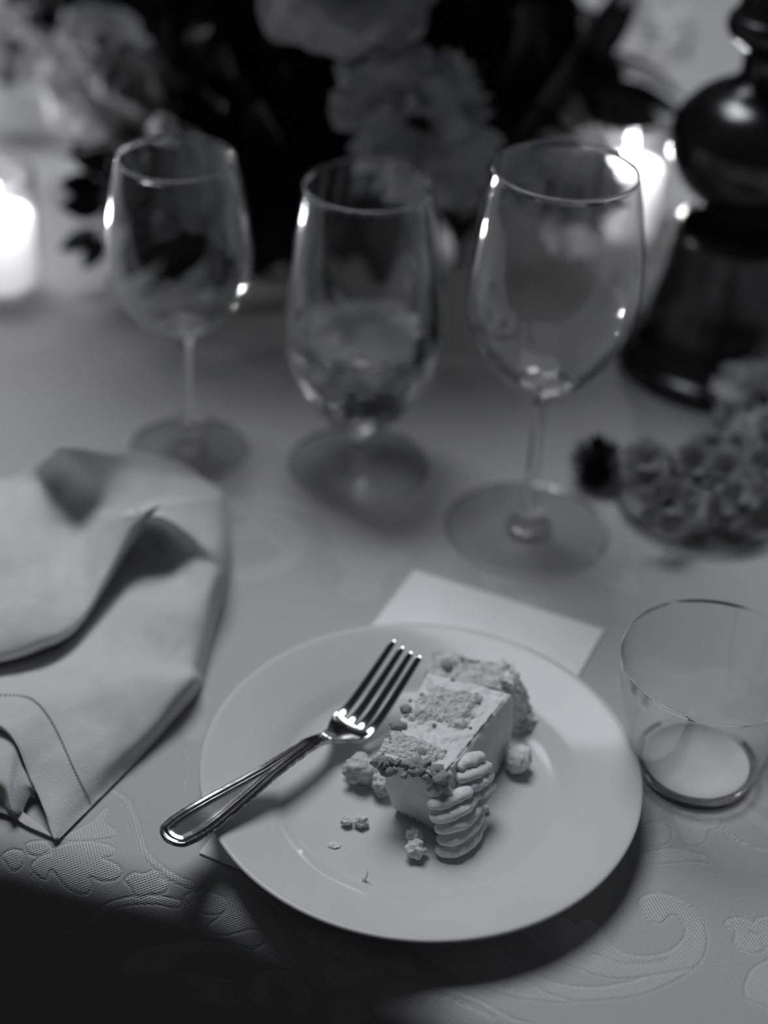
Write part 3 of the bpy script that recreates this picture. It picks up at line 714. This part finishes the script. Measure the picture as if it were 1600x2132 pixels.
# ------------------------------------------------------------------ glassware
def glass_set(name, label, cat, loc, foot, stem, bowl_out, thick, group=None, seg=96, rim_r=.0006):
    t = thing(name, label, cat, loc, group)
    fo = np.array([(0, .0004)] + [tuple(p) for p in cr(foot, 60)]); Rf = fo[:, 0].max(); i_e = int(np.argmax(fo[:, 0]))
    ring = [i for i in range(len(fo)) if fo[i, 0] > Rf - .0022]; cone = [i for i in range(i_e, len(fo)) if fo[i, 0] < .0135]
    pa = fo[:ring[0] + 1]; pb = fo[ring[0]:ring[-1] + 1]; pc = fo[ring[-1]:cone[0] + 1]; pdn = fo[cone[0]:]
    v_, f_ = join(lathe([tuple(q) for q in pa], seg), lathe([tuple(q) for q in pc], seg)); ft = obj('foot', mesh_from('foot', v_, f_), M['thin'], t)
    v_, f_ = lathe([tuple(q) for q in pb], seg); obj('foot_rim', mesh_from('foot_rim', v_, f_), M['glass'], ft)
    stp = [tuple(q) for q in pdn] + [tuple(p) for p in cr([foot[-1]] + stem + [bowl_out[0]], 24)][1:]
    v_, f_ = lathe(stp, seg); obj('stem', mesh_from('stem', v_, f_), M['glass'], t)
    bo = cr(bowl_out, 140)
    tang = np.gradient(bo, axis=0); nrm = np.c_[-tang[:, 1], tang[:, 0]]; nrm /= np.linalg.norm(nrm, axis=1)[:, None] + 1e-12
    ths = np.full(140, thick); inn = bo + nrm * ths[:, None]
    zb = bowl_out[0][1] + .006
    inn = inn[(inn[:, 0] > .003) & (inn[:, 1] > zb)]
    zlow = inn[0, 1] - .0012
    rimc = (bo[-1] + inn[-1]) / 2; hr = (bo[-1, 0] - inn[-1, 0]) / 2
    rim = [(rimc[0] + hr * math.cos(q), rimc[1] + hr * math.sin(q)) for q in np.linspace(.35, PI - .35, 6)]
    prof = [tuple(p) for p in bo] + rim + [tuple(p) for p in inn[::-1]] + [(inn[0, 0] * .5, zlow + .0003), (0, zlow)]
    zcut = inn[0, 1] + .0012; prof = np.array(prof); mid = int(np.argmax(prof[:, 1]))
    io = next(i for i in range(mid) if prof[i, 1] > zcut); ii_ = next(i for i in range(mid, len(prof)) if prof[i, 1] < zcut)
    ztop = prof[:, 1].max() - .0022; ra = next(i for i in range(io, mid) if prof[i, 1] > ztop); rb = next(i for i in range(mid, len(prof)) if prof[i, 1] < ztop)
    v_, f_ = join(lathe([tuple(q) for q in prof[io:ra + 1]], seg), lathe([tuple(q) for q in prof[rb:ii_ + 1]], seg)); bw = obj('bowl', mesh_from('bowl', v_, f_), M['thin'], t)
    v_, f_ = lathe([tuple(q) for q in prof[ra:rb + 1]], seg); obj('rim', mesh_from('rim', v_, f_), M['glass'], bw)
    v_, f_ = join(lathe([tuple(q) for q in prof[:io + 1]], seg), lathe([tuple(q) for q in prof[ii_:]], seg)); obj('bowl_base', mesh_from('bowl_base', v_, f_), M['glass'], bw)
    return t, inn, zlow
def foot_prof(R, h=.0012, top=.0075, sr=.0045):
    return [(R - .0015, .0002), (R - .0003, .0006), (R, .0012), (R - .0004, .0019), (R - .003, .0024), (R * .6, .0038), (R * .28, .0058), (sr * 1.8, .009), (sr, .014)]
# white wine glass (left)
p = unproj(392, 938)
glass_set('wine_glass', 'clear empty wine glass with tall slim stem standing behind the napkin', 'glass', (p[0], p[1], 0),
    foot_prof(.036), [(.0037, .03), (.0035, .055), (.004, .070)],
    [(.0052, .0775), (.011, .081), (.022, .088), (.032, .099), (.0385, .114), (.0402, .130), (.0395, .145), (.0362, .166), (.0318, .1865)], .0011, 'stemware row')
# water goblet (middle)
p = unproj(747, 968)
gob, inn, zlow = glass_set('water_goblet', 'short-stemmed goblet partly filled with clear drink between two wine glasses', 'glass', (p[0], p[1], 0),
    foot_prof(.042, sr=.0065), [(.0062, .018), (.0062, .022)],
    [(.0085, .0265), (.014, .031), (.025, .040), (.036, .055), (.0425, .073), (.0445, .090), (.0440, .106), (.0410, .135), (.0375, .160), (.0345, .1790)], .0012, 'stemware row')
lev = .088
ins = [q for q in inn if q[1] < lev]; rl = np.interp(lev, inn[:, 1], inn[:, 0])
prof = [(0, zlow - .0001), (ins[0][0] * .5, zlow + .0002)] + [(q[0] + .00012, q[1]) for q in ins] + [(rl + .00012, lev + .0004), (rl - .0008, lev), (0, lev)]
v, f = lathe(prof, 96); obj('drink', mesh_from('drink', v, f), M['water'], gob)
# red wine glass (right)
p = unproj(1097, 1102)
glass_set('wine_glass', 'largest clear wine glass, empty, standing behind the menu card', 'glass', (p[0], p[1], 0),
    foot_prof(.046), [(.0036, .03), (.0034, .060), (.0040, .082)],
    [(.0050, .0895), (.011, .094), (.024, .103), (.036, .118), (.0432, .137), (.0449, .153), (.0440, .170), (.0408, .194), (.0362, .2175)], .0011, 'stemware row')

# tumbler at the right edge
p = unproj(1447, 1602)
tb = thing('glass_tumbler', 'low clear tapered tumbler with white residue at its bottom, right of the plate', 'glass', (p[0] - .0005, p[1] - .001, 0))
out = cr([(.0240, .0002), (.0262, .0010), (.0272, .004), (.0330, .020), (.0385, .040), (.0420, .058), (.0434, .0690)], 40)
inn2 = cr([(.04275, .0692), (.0413, .058), (.0378, .040), (.0322, .020), (.0262, .0068), (.022, .0042), (.010, .0036)], 40)
prof = [(0, .0006), (.022, .0006)] + [tuple(q) for q in out] + [(.04305 + .00035 * math.cos(q), .0692 + .00035 * math.sin(q)) for q in np.linspace(.3, PI - .3, 6)] + [tuple(q) for q in inn2] + [(0, .0036)]
prof = np.array(prof); mid = int(np.argmax(prof[:, 1])); io = next(i for i in range(mid) if prof[i, 1] > .007); ii_ = next(i for i in range(mid, len(prof)) if prof[i, 1] < .007)
r0_ = next(i for i in range(mid) if prof[i, 1] > .0678); r1_ = next(i for i in range(mid, len(prof)) if prof[i, 1] < .0678)
v, f = join(lathe([tuple(q) for q in prof[io:r0_ + 1]], 128), lathe([tuple(q) for q in prof[r1_:ii_ + 1]], 128)); cup = obj('cup', mesh_from('tumbler_cup', v, f), M['thin'], tb)
v, f = lathe([tuple(q) for q in prof[r0_:r1_ + 1]], 128); obj('rim', mesh_from('tumbler_rim', v, f), M['glass'], cup)
v, f = join(lathe([tuple(q) for q in prof[:io + 1]], 128), lathe([tuple(q) for q in prof[ii_:]], 128)); obj('base', mesh_from('tumbler_base', v, f), M['glass'], tb)
v, f = lathe([(0, .0037), (.0205, .0041), (.0245, .0062), (.0248, .0074), (.0240, .0070), (.018, .0066), (0, .0067)], 96)
V_ = [(a, b_, c + .0004 * fbm((a, b_, 0), 160, 3) * (1 if c > .0064 else 0)) for a, b_, c in v]
obj('white_residue', mesh_from('white_residue', V_, f), M['residue'], tb)

# ------------------------------------------------------------------ candles
def votive(px, py, label_h, label_c, R=.029, H=.085, wax_h=.050, lit=True, thing_name='votive_holder'):
    p = unproj(px, py)
    h = thing(thing_name, label_h, 'candle holder', (p[0], p[1], 0), 'votive candle holders')
    o_ = [(0, 0), (R * .86, 0), (R * .93, .002), (R * .95, .008), (R * .98, H * .5), (R, H - .001), (R - .0006, H + .0004), (R - .0016, H - .001), (R * .98 - .002, H * .5), (R * .95 - .002, .010), (R * .88, .0062), (0, .006)]
    v_, f_ = lathe(o_, 64); cu = obj('glass_cup', mesh_from('votive_cup', v_, f_), M['thin'], h)
    v_, f_ = lathe([(R - .0008 + .0013 * math.cos(q), H + .0004 + .0013 * math.sin(q)) for q in np.linspace(0, 2 * PI, 13)], 64); obj('rim', mesh_from('votive_rim', v_, f_), M['glass'], cu)
    c = thing('candle', label_c, 'candle', (p[0], p[1], .0062), 'votive candles')
    r = R * .86
    v_, f_ = lathe([(0, 0), (r - .001, 0), (r, .001), (r, wax_h - .0015), (r - .001, wax_h), (r * .82, wax_h - .001), (r * .72, wax_h - .008), (r * .5, wax_h - .013), (0, wax_h - .014)], 48); obj('wax', mesh_from('wax', v_, f_), M['wax'], c)
    v_, f_ = tube(cr([(0, 0, wax_h - .016), (.0003, 0, wax_h - .010), (.001, 0, wax_h - .005)], 8), .0007, 6); obj('wick', mesh_from('wick', v_, f_), M['wick'], c)
    if not lit: return
    z0 = wax_h - .0055
    v_, f_ = lathe([(0, z0 + .003), (.0022, z0 + .0045), (.0036, z0 + .0075), (.0036, z0 + .0105), (.0026, z0 + .015), (.0012, z0 + .020), (0, z0 + .024)], 20); obj('flame', mesh_from('flame', v_, f_), M['flame'], c)
votive(8, 600, 'clear votive holder glowing at the left table edge beside the dark leaves', 'lit white votive candle left of the leafy sprig')
votive(1292, 488, 'clear votive holder glowing between flowers and dark candlestick', 'lit white votive candle behind the largest wine glass')
votive(-95, 396, 'clear votive holder farther back below the rose, mostly hidden', 'lit white votive candle farther back left of the roses')

votive(2250, 700, 'clear votive holder beyond the dark candlestick', 'unlit white votive candle beyond the dark candlestick', lit=False)
votive(-760, 1010, 'clear votive holder beyond the crumpled napkin', 'unlit white votive candle beyond the crumpled napkin', lit=False)

# ------------------------------------------------------------------ candlestick
p = unproj(1493, 757)
cs_ = thing('candlestick', 'tall dark turned metal candlestick with bulbous knop and spreading base', 'candlestick', (p[0], p[1], 0))
def part_lathe(name, prof, n=60, seg=72):
    v_, f_ = lathe([tuple(q) for q in cr(prof, n)], seg); return obj(name, mesh_from(name, v_, f_), M['pewter'], cs_)
part_lathe('base', [(.0001, .0002), (.060, .0002), (.0655, .002), (.066, .006), (.063, .011), (.058, .014), (.0575, .018), (.0590, .022), (.056, .027), (.0515, .034)])
part_lathe('column', [(.0515, .034), (.0490, .045), (.0460, .057), (.0435, .072), (.0420, .088), (.0410, .097), (.0385, .1025), (.034, .1065), (.029, .1105), (.0268, .1135)])
part_lathe('knop', [(.0268, .1135), (.029, .117), (.036, .123), (.0455, .133), (.0515, .145), (.0532, .156), (.0515, .168), (.0440, .179), (.0355, .186), (.0240, .192), (.0178, .197)])
part_lathe('neck', [(.0178, .197), (.0170, .204), (.0180, .211), (.0210, .2165), (.0275, .221), (.0300, .2265), (.0290, .232), (.0255, .236), (.0235, .243), (.022, .255)])
part_lathe('socket', [(.022, .255), (.024, .275), (.030, .30), (.034, .305), (.034, .309), (.028, .311), (.013, .311), (.0125, .29), (.0001, .289)])
tc_ = thing('taper_candle', 'pale taper candle standing in the dark candlestick', 'candle', (p[0], p[1], .289))
v, f = lathe([(0, 0), (.0115, 0), (.0115, .16), (.0105, .168), (.004, .172), (0, .172)], 32); obj('wax', mesh_from('taper_wax', v, f), M['wax'], tc_)
v, f = tube([(0, 0, .170), (0, 0, .176), (.001, 0, .181)], .0007, 6); obj('wick', mesh_from('taper_wick', v, f), M['wick'], tc_)

# ------------------------------------------------------------------ flowers
def petal_mesh(name, W=.5, L=1.0, cup=.35, curl=.25, ruffle=0.0, jag=0.0, seed=0, nu=9, nv=9, mat=None):
    r = random.Random(seed); ph = r.uniform(0, 6); V_ = []
    jg = [1 + jag * r.uniform(-1, .6) for _ in range(nv + 1)]
    for i in range(nu + 1):
        s = i / nu; wd = W * (s ** .55) * (1 - .25 * s ** 5) + .03
        for j in range(nv + 1):
            t = -1 + 2 * j / nv
            z = L * (s - .20 * t * t * s * s) * (1 + (jg[j] - 1) * s ** 4)
            x = t * wd; y = -cup * (t * wd) ** 2 / max(W, .1) * (1 - .6 * s) - .18 * math.sin(PI * s) * cup + curl * s ** 3 + ruffle * s * s * math.sin(5 * t + ph + 2 * s)
            V_.append((x, y, z))
    me_ = mesh_from(name, V_, grid_faces(nu + 1, nv + 1)); me_.materials.append(mat); return me_
def axis_matrix(loc, d):
    d = Vector(d).normalized(); q = d.to_track_quat('Z', 'Y'); return Matrix.Translation(Vector(loc)) @ q.to_matrix().to_4x4()
VASE = np.array([-.025, 1.115])
VTOP = Vector((VASE[0], VASE[1], .085))
def stem_for(root, loc, d, to, r=.0022):
    if to is None: return
    inv_ = root.matrix_world.inverted() if False else axis_matrix(loc, d).inverted()
    a = Vector(loc); b_ = Vector(to); m1 = a - Vector(d).normalized() * (a - b_).length * .35
    pts = cr([a, m1, m1 * .4 + b_ * .6 + Vector((0, 0, -.005)), b_], 12)
    v_, f_ = tube([inv_ @ Vector(q) for q in pts], r, 8); obj('stem', mesh_from('stem', v_, f_), M['stem'], root)
def rose(name, label, loc, d, size, mat, stem_to=None, seed=0, layers=None, cat='flower', group=None):
    root = thing(name, label, cat, mw=axis_matrix(loc, d), group=group); r = random.Random(seed)
    layers = layers or [(3, 4, .50, .26, .03, .9, .0), (4, 10, .58, .34, .05, .8, .02), (5, 20, .66, .40, .08, .7, .06), (5, 33, .76, .46, .10, .6, .10), (6, 48, .86, .50, .12, .5, .16), (7, 64, .95, .52, .13, .4, .22), (7, 80, 1.0, .52, .13, .35, .26)]
    for li, (n, th, L, W, r0, cup, curl) in enumerate(layers):
        ms = [petal_mesh('petal', W, L, cup, curl, .05, 0, seed * 31 + li * 5 + k, 8, 8, mat) for k in range(2)]
        for k in range(n):
            a = 2 * PI * (k + r.uniform(-.15, .15)) / n + li * .7
            mm_ = Matrix.Rotation(a, 4, 'Z') @ Matrix.Translation((0, r0 * size, 0)) @ Matrix.Rotation(-math.radians(th + r.uniform(-5, 5)), 4, 'X') @ Matrix.Scale(size * r.uniform(.93, 1.06), 4)
            obj('petal', ms[k % 2], None, root, mm_)
    v_, f_ = lathe([(0, -.10 * size), (.10 * size, -.06 * size), (.17 * size, .04 * size), (.16 * size, .12 * size), (0, .13 * size)], 14); obj('calyx', mesh_from('calyx', v_, f_), M['stem'], root)
    stem_for(root, loc, d, stem_to); return root
def carnation(name, label, loc, d, size, mat, stem_to=None, seed=0, n=36, cat='flower', jag=.20):
    root = thing(name, label, cat, mw=axis_matrix(loc, d)); r = random.Random(seed)
    ms = [petal_mesh('petal', r.uniform(.62, .9), 1.0, r.uniform(-.2, .4), r.uniform(-.1, .4), r.uniform(.12, .24), jag, seed * 17 + k, 12, 16, mat) for k in range(6)]
    for k in range(n):
        f_ = (k + .5) / n; th = 6 + 88 * f_ ** .7; a = k * 2.39996 + r.uniform(-.4, .4)
        sc = size * (.50 + .50 * f_) * r.uniform(.8, 1.15)
        mm_ = Matrix.Rotation(a, 4, 'Z') @ Matrix.Translation((0, .08 * size, 0)) @ Matrix.Rotation(-math.radians(th + r.uniform(-9, 9)), 4, 'X') @ Matrix.Scale(sc, 4)
        obj('petal', ms[k % 6], None, root, mm_)
    v_, f_ = lathe([(0, -.35 * size), (.10 * size, -.32 * size), (.16 * size, -.05 * size), (.20 * size, .08 * size), (0, .1 * size)], 14); obj('calyx', mesh_from('calyx', v_, f_), M['stem'], root)
    stem_for(root, loc, d, stem_to); return root
OPEN = [(4, 30, .55, .34, .10, .5, .05), (6, 52, .85, .46, .12, .4, .14), (7, 70, 1.0, .55, .14, .3, .20), (7, 84, 1.08, .58, .14, .25, .25)]
vt = tuple(VTOP)
L1 = unproj_y(205, 165, 1.16); rose('garden_rose', 'dusty grey full-petalled rose leaning out over the dark leafy sprig', L1, (-.45, -.75, .35), .047, M['pet_rose'], vt, 1)
L2 = unproj_y(35, 100, 1.26); carnation('carnation', 'small frilled grey bloom left of the full-petalled rose', L2, (-.35, -.8, .15), .032, M['pet_rose'], vt, 2, 26)
L3 = unproj_y(722, -48, .99); rose('open_bloom', 'large pale open bloom at the crown of the arrangement', L3, (0.02, -.50, .86), .047, M['pet_pale'], vt, 3, OPEN)
L4 = unproj_y(450, 70, 1.26); rose('garden_rose', 'dim blurred rose between the pale open bloom and the left rose', L4, (-.1, -.6, .7), .040, M['pet_rose'], vt, 4)
L5 = unproj_y(872, 255, .93); carnation('carnation', 'pale ruffled carnation hanging over the rim of the goblet', L5, (.0, -.85, .35), .047, M['pet_mid'], vt, 5, 13)
L6 = unproj_y(1325, 60, 1.33); rose('garden_rose', 'pale blurred rose at the right end of the arrangement', L6, (.3, -.5, .7), .046, M['pet_mid'], vt, 6)
L7 = unproj_y(1110, 160, 1.12); rose('dark_rose', 'dark almost black rose right of the hanging carnation', L7, (.25, -.75, .5), .046, M['pet_dark'], vt, 7)
L8 = unproj_y(1200, 400, .98); carnation('carnation', 'grey ruffled carnation seen through the largest wine glass', L8, (.05, -.8, .35), .040, M['pet_mid'], vt, 8, 12)
L9 = unproj_y(1170, 275, 1.06); rose('garden_rose', 'small pale rose just above the rim of the largest wine glass', L9, (.3, -.7, .4), .026, M['pet_pale'], vt, 9)
L10 = unproj_y(955, 385, 1.00); rose('rosebud', 'small bright rosebud below the hanging carnation', L10, (.2, -.7, -.1), .022, M['pet_pale'], vt, 10, [(3, 5, .8, .4, .05, .7, .02), (5, 14, 1, .5, .08, .6, .08)])
L11 = unproj_y(305, 278, .97); rose('rosebud', 'tiny pale bud standing in for a glint above the slim-stemmed wine glass rim', L11, (.7, -.3, .35), .021, M['pet_pale'], vt, 11, [(3, 5, .8, .4, .05, .7, .02), (5, 14, 1, .5, .08, .6, .08)])  # pale bud added in place of a bright spot of light
L12 = unproj_y(1205, 15, 1.30); rose('garden_rose', 'pale rose half hidden behind the dark rose', L12, (.2, -.6, .6), .034, M['pet_mid'], vt, 12)
q = unproj(1590, 835, .026); carnation('carnation', 'pale ruffled bloom lying in front of the candlestick base', q, (-.25, -.35, .9), .038, M['pet_mid'], None, 13, 13)

# vase
vz = thing('flower_vase', 'low black ceramic bowl holding the flower arrangement', 'vase', (VASE[0], VASE[1], 0))
v, f = lathe([tuple(q) for q in cr([(.0001, .0002), (.050, .0002), (.054, .003), (.052, .009), (.060, .020), (.078, .040), (.087, .062), (.088, .082), (.086, .094), (.0835, .0955), (.081, .093), (.083, .070), (.072, .040), (.045, .018), (.0001, .015)], 70)], 80)
obj('bowl', mesh_from('vase_bowl', v, f), M['vase'], vz)
v, f = lathe([(0, .078), (.0838, .078), (.0835, .084), (.05, .092), (0, .094)], 40)
obj('foam', mesh_from('vase_foam', v, f), M['leaf'], vz)

# foliage
def leaf_mesh(name, W, L, fold, droop, mat, seed=0):
    V_ = []; nu, nv = 8, 4
    for i in range(nu + 1):
        s = i / nu; wd = W * math.sin(PI * s ** .85) ** .9 + .002 * W
        for j in range(nv + 1):
            t = -1 + 2 * j / nv
            V_.append((t * wd, -abs(t) * wd * fold + droop * s * s * L, s * L))
    me_ = mesh_from(name, V_, grid_faces(nu + 1, nv + 1)); me_.materials.append(mat); return me_
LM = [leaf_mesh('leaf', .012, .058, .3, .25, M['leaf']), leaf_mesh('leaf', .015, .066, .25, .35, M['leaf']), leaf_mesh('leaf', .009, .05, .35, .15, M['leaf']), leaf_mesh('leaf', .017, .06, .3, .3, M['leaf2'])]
def branch(label, start, end, n, seed, sag=0.0, lsc=1.0, meshes=None, spread=55, name='foliage_branch', group='foliage branches in the arrangement'):
    r = random.Random(seed); a, b_ = Vector(start), Vector(end); mid = (a + b_) / 2 + Vector((0, 0, .25 * (b_ - a).length * .5 - sag))
    P_ = cr([a, mid, b_], 14); root = thing(name, label, 'foliage', tuple(a), group)
    v_, f_ = tube([Vector(q) - a for q in P_], np.linspace(.0018, .0008, 14), 6); obj('stem', mesh_from('stem', v_, f_), M['stem'], root)
    for k in range(n):
        u = .22 + .78 * (k + .5) / n if k < n - 1 else 1.0; i = min(12, int(u * 13)); p_ = Vector(P_[i]) * (1 - (u * 13 - i)) + Vector(P_[min(13, i + 1)]) * (u * 13 - i)
        t = (Vector(P_[i + 1]) - Vector(P_[i])).normalized(); ang = math.radians(spread * r.uniform(.7, 1.2)) if k < n - 1 else 0
        q = t.to_track_quat('Z', 'Y').to_matrix().to_4x4()
        mm_ = Matrix.Translation(p_ - a) @ q @ Matrix.Rotation(k * 2.4 + r.uniform(-.5, .5), 4, 'Z') @ Matrix.Rotation(-ang, 4, 'X') @ Matrix.Scale(lsc * r.uniform(.75, 1.15), 4)
        obj('leaf', r.choice(meshes or LM), None, root, mm_)
    return root
r = random.Random(77)
# dense dark foliage filling the arrangement
targets = []
for px, py, Y in [(330, 120, 1.20), (360, 240, 1.12), (420, 160, 1.16), (480, 260, 1.06), (520, 60, 1.20), (560, 160, 1.12), (560, 330, 1.00), (620, 240, 1.05), (640, 150, 1.18), (670, 400, .99), (700, 180, 1.08), (560, 440, .99), (470, 380, 1.02), (900, 60, 1.15), (960, 30, 1.2), (980, 130, 1.12), (1040, 60, 1.18), (1060, 230, 1.04), (1040, 330, 1.01), (1130, 40, 1.22), (1180, 130, 1.16), (1215, 190, 1.10), (1235, 150, 1.14), (330, 330, 1.05), (400, 430, 1.0), (800, 330, 1.02), (900, 430, 1.0), (60, 20, 1.32), (260, 40, 1.28), (330, 20, 1.3), (620, 20, 1.22), (850, 10, 1.22), (1090, 320, 1.0), (760, 260, 1.06), (420, 330, 1.05), (520, 200, 1.14), (1000, 200, 1.1), (680, 300, 1.03), (450, 470, 1.02), (1150, 200, 1.1), (950, 250, 1.08)]:
    targets.append((unproj_y(px, py, Y), px, py))
for i, (t, px, py) in enumerate(targets):
    r = random.Random(500 + px * 7 + py); s0 = VTOP + Vector((r.uniform(-.05, .05), r.uniform(-.05, .05), 0))
    if t[2] < .05: t = (t[0], t[1], .05)
    near_f = min([('the grey full-petalled rose', L1), ('the frilled grey bloom', L2), ('the large pale open bloom', L3), ('the dim blurred rose', L4), ('the hanging ruffled carnation', L5), ('the pale rose ending the arrangement', L6), ('the almost black rose', L7), ('the carnation behind the largest glass', L8), ('the rosebud below the hanging carnation', L10), ('the stand-in bud above the slim glass', L11)], key=lambda q: float(np.linalg.norm(np.array(t) - q[1])))[0]
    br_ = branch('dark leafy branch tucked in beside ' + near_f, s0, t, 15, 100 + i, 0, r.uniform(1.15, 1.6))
# added unseen branches above the frame, placed to shade the table
r = random.Random(77)
for i in [q for q in range(24) if q % 8 != 0 and not (q % 8 in (4, 5) and q >= 8)]:
    t = (-.27 + .40 * (i % 8) / 7 + r.uniform(-.02, .02), .985 + .045 * (i // 8) + r.uniform(-.015, .015), r.uniform(.30, .44) + .02 * (i // 8))
    s0 = VTOP + Vector((r.uniform(-.04, .04), r.uniform(-.03, .04), 0))
    branch('added out-of-view leafy branch above the blooms, shading the table', s0, t, 16, 300 + i, 0, r.uniform(1.3, 1.7), group='added shading branches above the arrangement')
for i in range(8):  # more added branches out of view, deepening the shade on the table
    t = (-.22 + .030 * i, .965 + .012 * (i % 3), .31 + .02 * (i % 4))
    branch('added out-of-view leafy branch above the blooms, shading the table', VTOP + Vector((r.uniform(-.04, .04), r.uniform(-.03, .04), 0)), t, 16, 400 + i, 0, r.uniform(1.3, 1.6), group='added shading branches above the arrangement')
# leafy sprig reaching out at the left
s0 = VTOP + Vector((-.07, -.03, .01)); e = unproj_y(232, 425, 1.01)
sp = thing('leafy_sprig', 'dark sprig of narrow pointed leaves fanning out behind the slim-stemmed wine glass', 'foliage', tuple(s0))
v, f = tube(cr([(0, 0, 0), tuple((Vector(e) - s0) * .5 + Vector((0, 0, .012))), tuple(Vector(e) - s0)], 12), .0014, 6); obj('stem', mesh_from('stem', v, f), M['stem'], sp)
lmn = leaf_mesh('narrow_leaf', .0095, 1.0 * .04, .2, .05, M['leaf'])
for (x0, y0), (x1, y1), wsc in [((225, 370), (148, 292), 1.0), ((222, 392), (120, 382), 1.0), ((222, 425), (122, 432), 1.0), ((205, 475), (122, 525), .8), ((215, 490), (175, 565), .8), ((240, 350), (215, 285), .8), ((300, 420), (240, 330), 1.2), ((300, 440), (225, 460), 1.1), ((330, 470), (250, 520), 1.1)]:
    a = Vector(unproj_y(x0, y0, 1.005)); b_ = Vector(unproj_y(x1, y1, .985)); d = b_ - a
    zz_ = d.normalized(); vw = Vector((.15, .85, -.5)).normalized(); xx_ = zz_.cross(vw).normalized(); yy_ = zz_.cross(xx_)
    rm = Matrix((xx_, yy_, zz_)).transposed().to_4x4()
    mm_ = Matrix.Translation(a - s0) @ rm @ Matrix.Diagonal((wsc, 1, d.length / .04, 1))
    obj('leaf', lmn, None, sp, mm_)
    e0 = Vector(e) - s0
    v, f = tube([e0, a - s0], .0007, 5); obj('leaf_stalk', mesh_from('leaf_stalk', v, f), M['stem'], sp)

# ------------------------------------------------------------------ glass dish with blossoms
pd = unproj(1462, 1052)
dish = obj('glass_dish', None) if False else None
v, f = lathe([tuple(q) for q in cr([(.0001, .0004), (.038, .0004), (.046, .0010), (.0500, .0030), (.0515, .0060), (.0505, .0064), (.0480, .0040), (.043, .0026), (.036, .0022), (.0001, .0021)], 44)], 96)
dish = tag(obj('glass_dish', mesh_from('glass_dish', v, f), M['glass']), 'small shallow clear glass dish under the sprigs of tiny blossoms', 'dish'); dish.location = (pd[0], pd[1], 0)
sprig_pts = [(1270, 975), (1330, 990), (1400, 1000), (1470, 990), (1540, 970), (1620, 955)]
base_s = unproj(1440, 1000, .012)
spr = thing('blossom_sprig', 'sprig of small pale blossoms and dark leaves lying across the glass dish', 'flower', tuple(base_s))
P_ = cr([Vector(unproj(x, y, z_)) - Vector(base_s) for (x, y), z_ in zip(sprig_pts, (.004, .008, .012, .012, .012, .012))], 20)
v, f = tube(P_, .0012, 6); obj('stem', mesh_from('stem', v, f), M['stem'], spr)
bl = [petal_mesh('blossom_petal', .42, 1.0, .3, .1, .05, 0, 900 + k, 5, 5, M['pet_small']) for k in range(2)]
r = random.Random(9)
for x, y, z, s in [(1345, 965, .024, .0125), (1385, 1050, .022, .0135), (1345, 1005, .016, .010), (1440, 975, .026, .012), (1475, 1000, .022, .0105), (1505, 985, .026, .0125), (1480, 935, .024, .011), (1545, 935, .028, .012), (1585, 975, .024, .012), (1440, 1045, .014, .010), (1530, 1040, .018, .011), (1500, 1060, .014, .009), (1590, 930, .024, .012)]:
    c = Vector(unproj(x, y, z + .006)) - Vector(base_s); dd = Vector((r.uniform(-.5, .5), r.uniform(-.8, -.1), r.uniform(.4, 1)))
    bo = bpy.data.objects.new('blossom', None); COL.objects.link(bo); bo.parent = spr; BM = axis_matrix(c, dd); bo.matrix_local = BM
    for k in range(11):
        ring = k // 6; th = 30 if ring else 68
        obj('petal', bl[k % 2], None, bo, Matrix.Rotation(k * 2 * PI / (6 if not ring else 5) + ring * .5, 4, 'Z') @ Matrix.Rotation(-math.radians(th + r.uniform(-8, 8)), 4, 'X') @ Matrix.Scale(s * 1.3 * (1 if not ring else .7), 4))
    n0 = min(P_, key=lambda q: (Vector(q) - c).length)
    v, f = tube([BM.inverted() @ Vector(n0), Vector((0, 0, 0))], .0007, 5); obj('stalk', mesh_from('stalk', v, f), M['stem'], bo)
for k in range(34):
    i = r.randrange(2, 19); t = Vector((r.uniform(-1, 1), r.uniform(-.45, .6), r.uniform(.12, .6))).normalized(); o_ = Vector(P_[i])
    obj('leaf', LM[k % 3], None, spr, Matrix.Translation(o_) @ t.to_track_quat('Z', 'Y').to_matrix().to_4x4() @ Matrix.Rotation(r.uniform(0, 6), 4, 'Z') @ Matrix.Scale(r.uniform(.26, .5), 4))
q = unproj(1243, 962, .014)
th_ = thing('thistle_head', 'dark spiky seed head lying at the end of the blossom sprig', 'flower', tuple(q))
mm = blob_mesh('core', .0090, 5, .15, 3, (1, 1, 1)); mm.materials.append(M['leaf']); obj('core', mm, None, th_)
spk = leaf_mesh('spike', .0013, .0100, .2, .1, M['leaf'])
for k in range(150):
    zz = 1 - 2 * (k + .5) / 150; a = k * 2.39996; d = Vector((math.sqrt(1 - zz * zz) * math.cos(a), math.sqrt(1 - zz * zz) * math.sin(a), zz))
    obj('spike', spk, None, th_, axis_matrix(d * .0075, d + Vector((r.uniform(-.3, .3), r.uniform(-.3, .3), r.uniform(-.3, .3)))))
v, f = tube([Vector((.006, 0, -.003)), Vector((.012, .001, -.004)), Vector(unproj(1275, 975, .004)) - Vector(q)], .0010, 6); obj('stem', mesh_from('stem', v, f), M['stem'], th_)
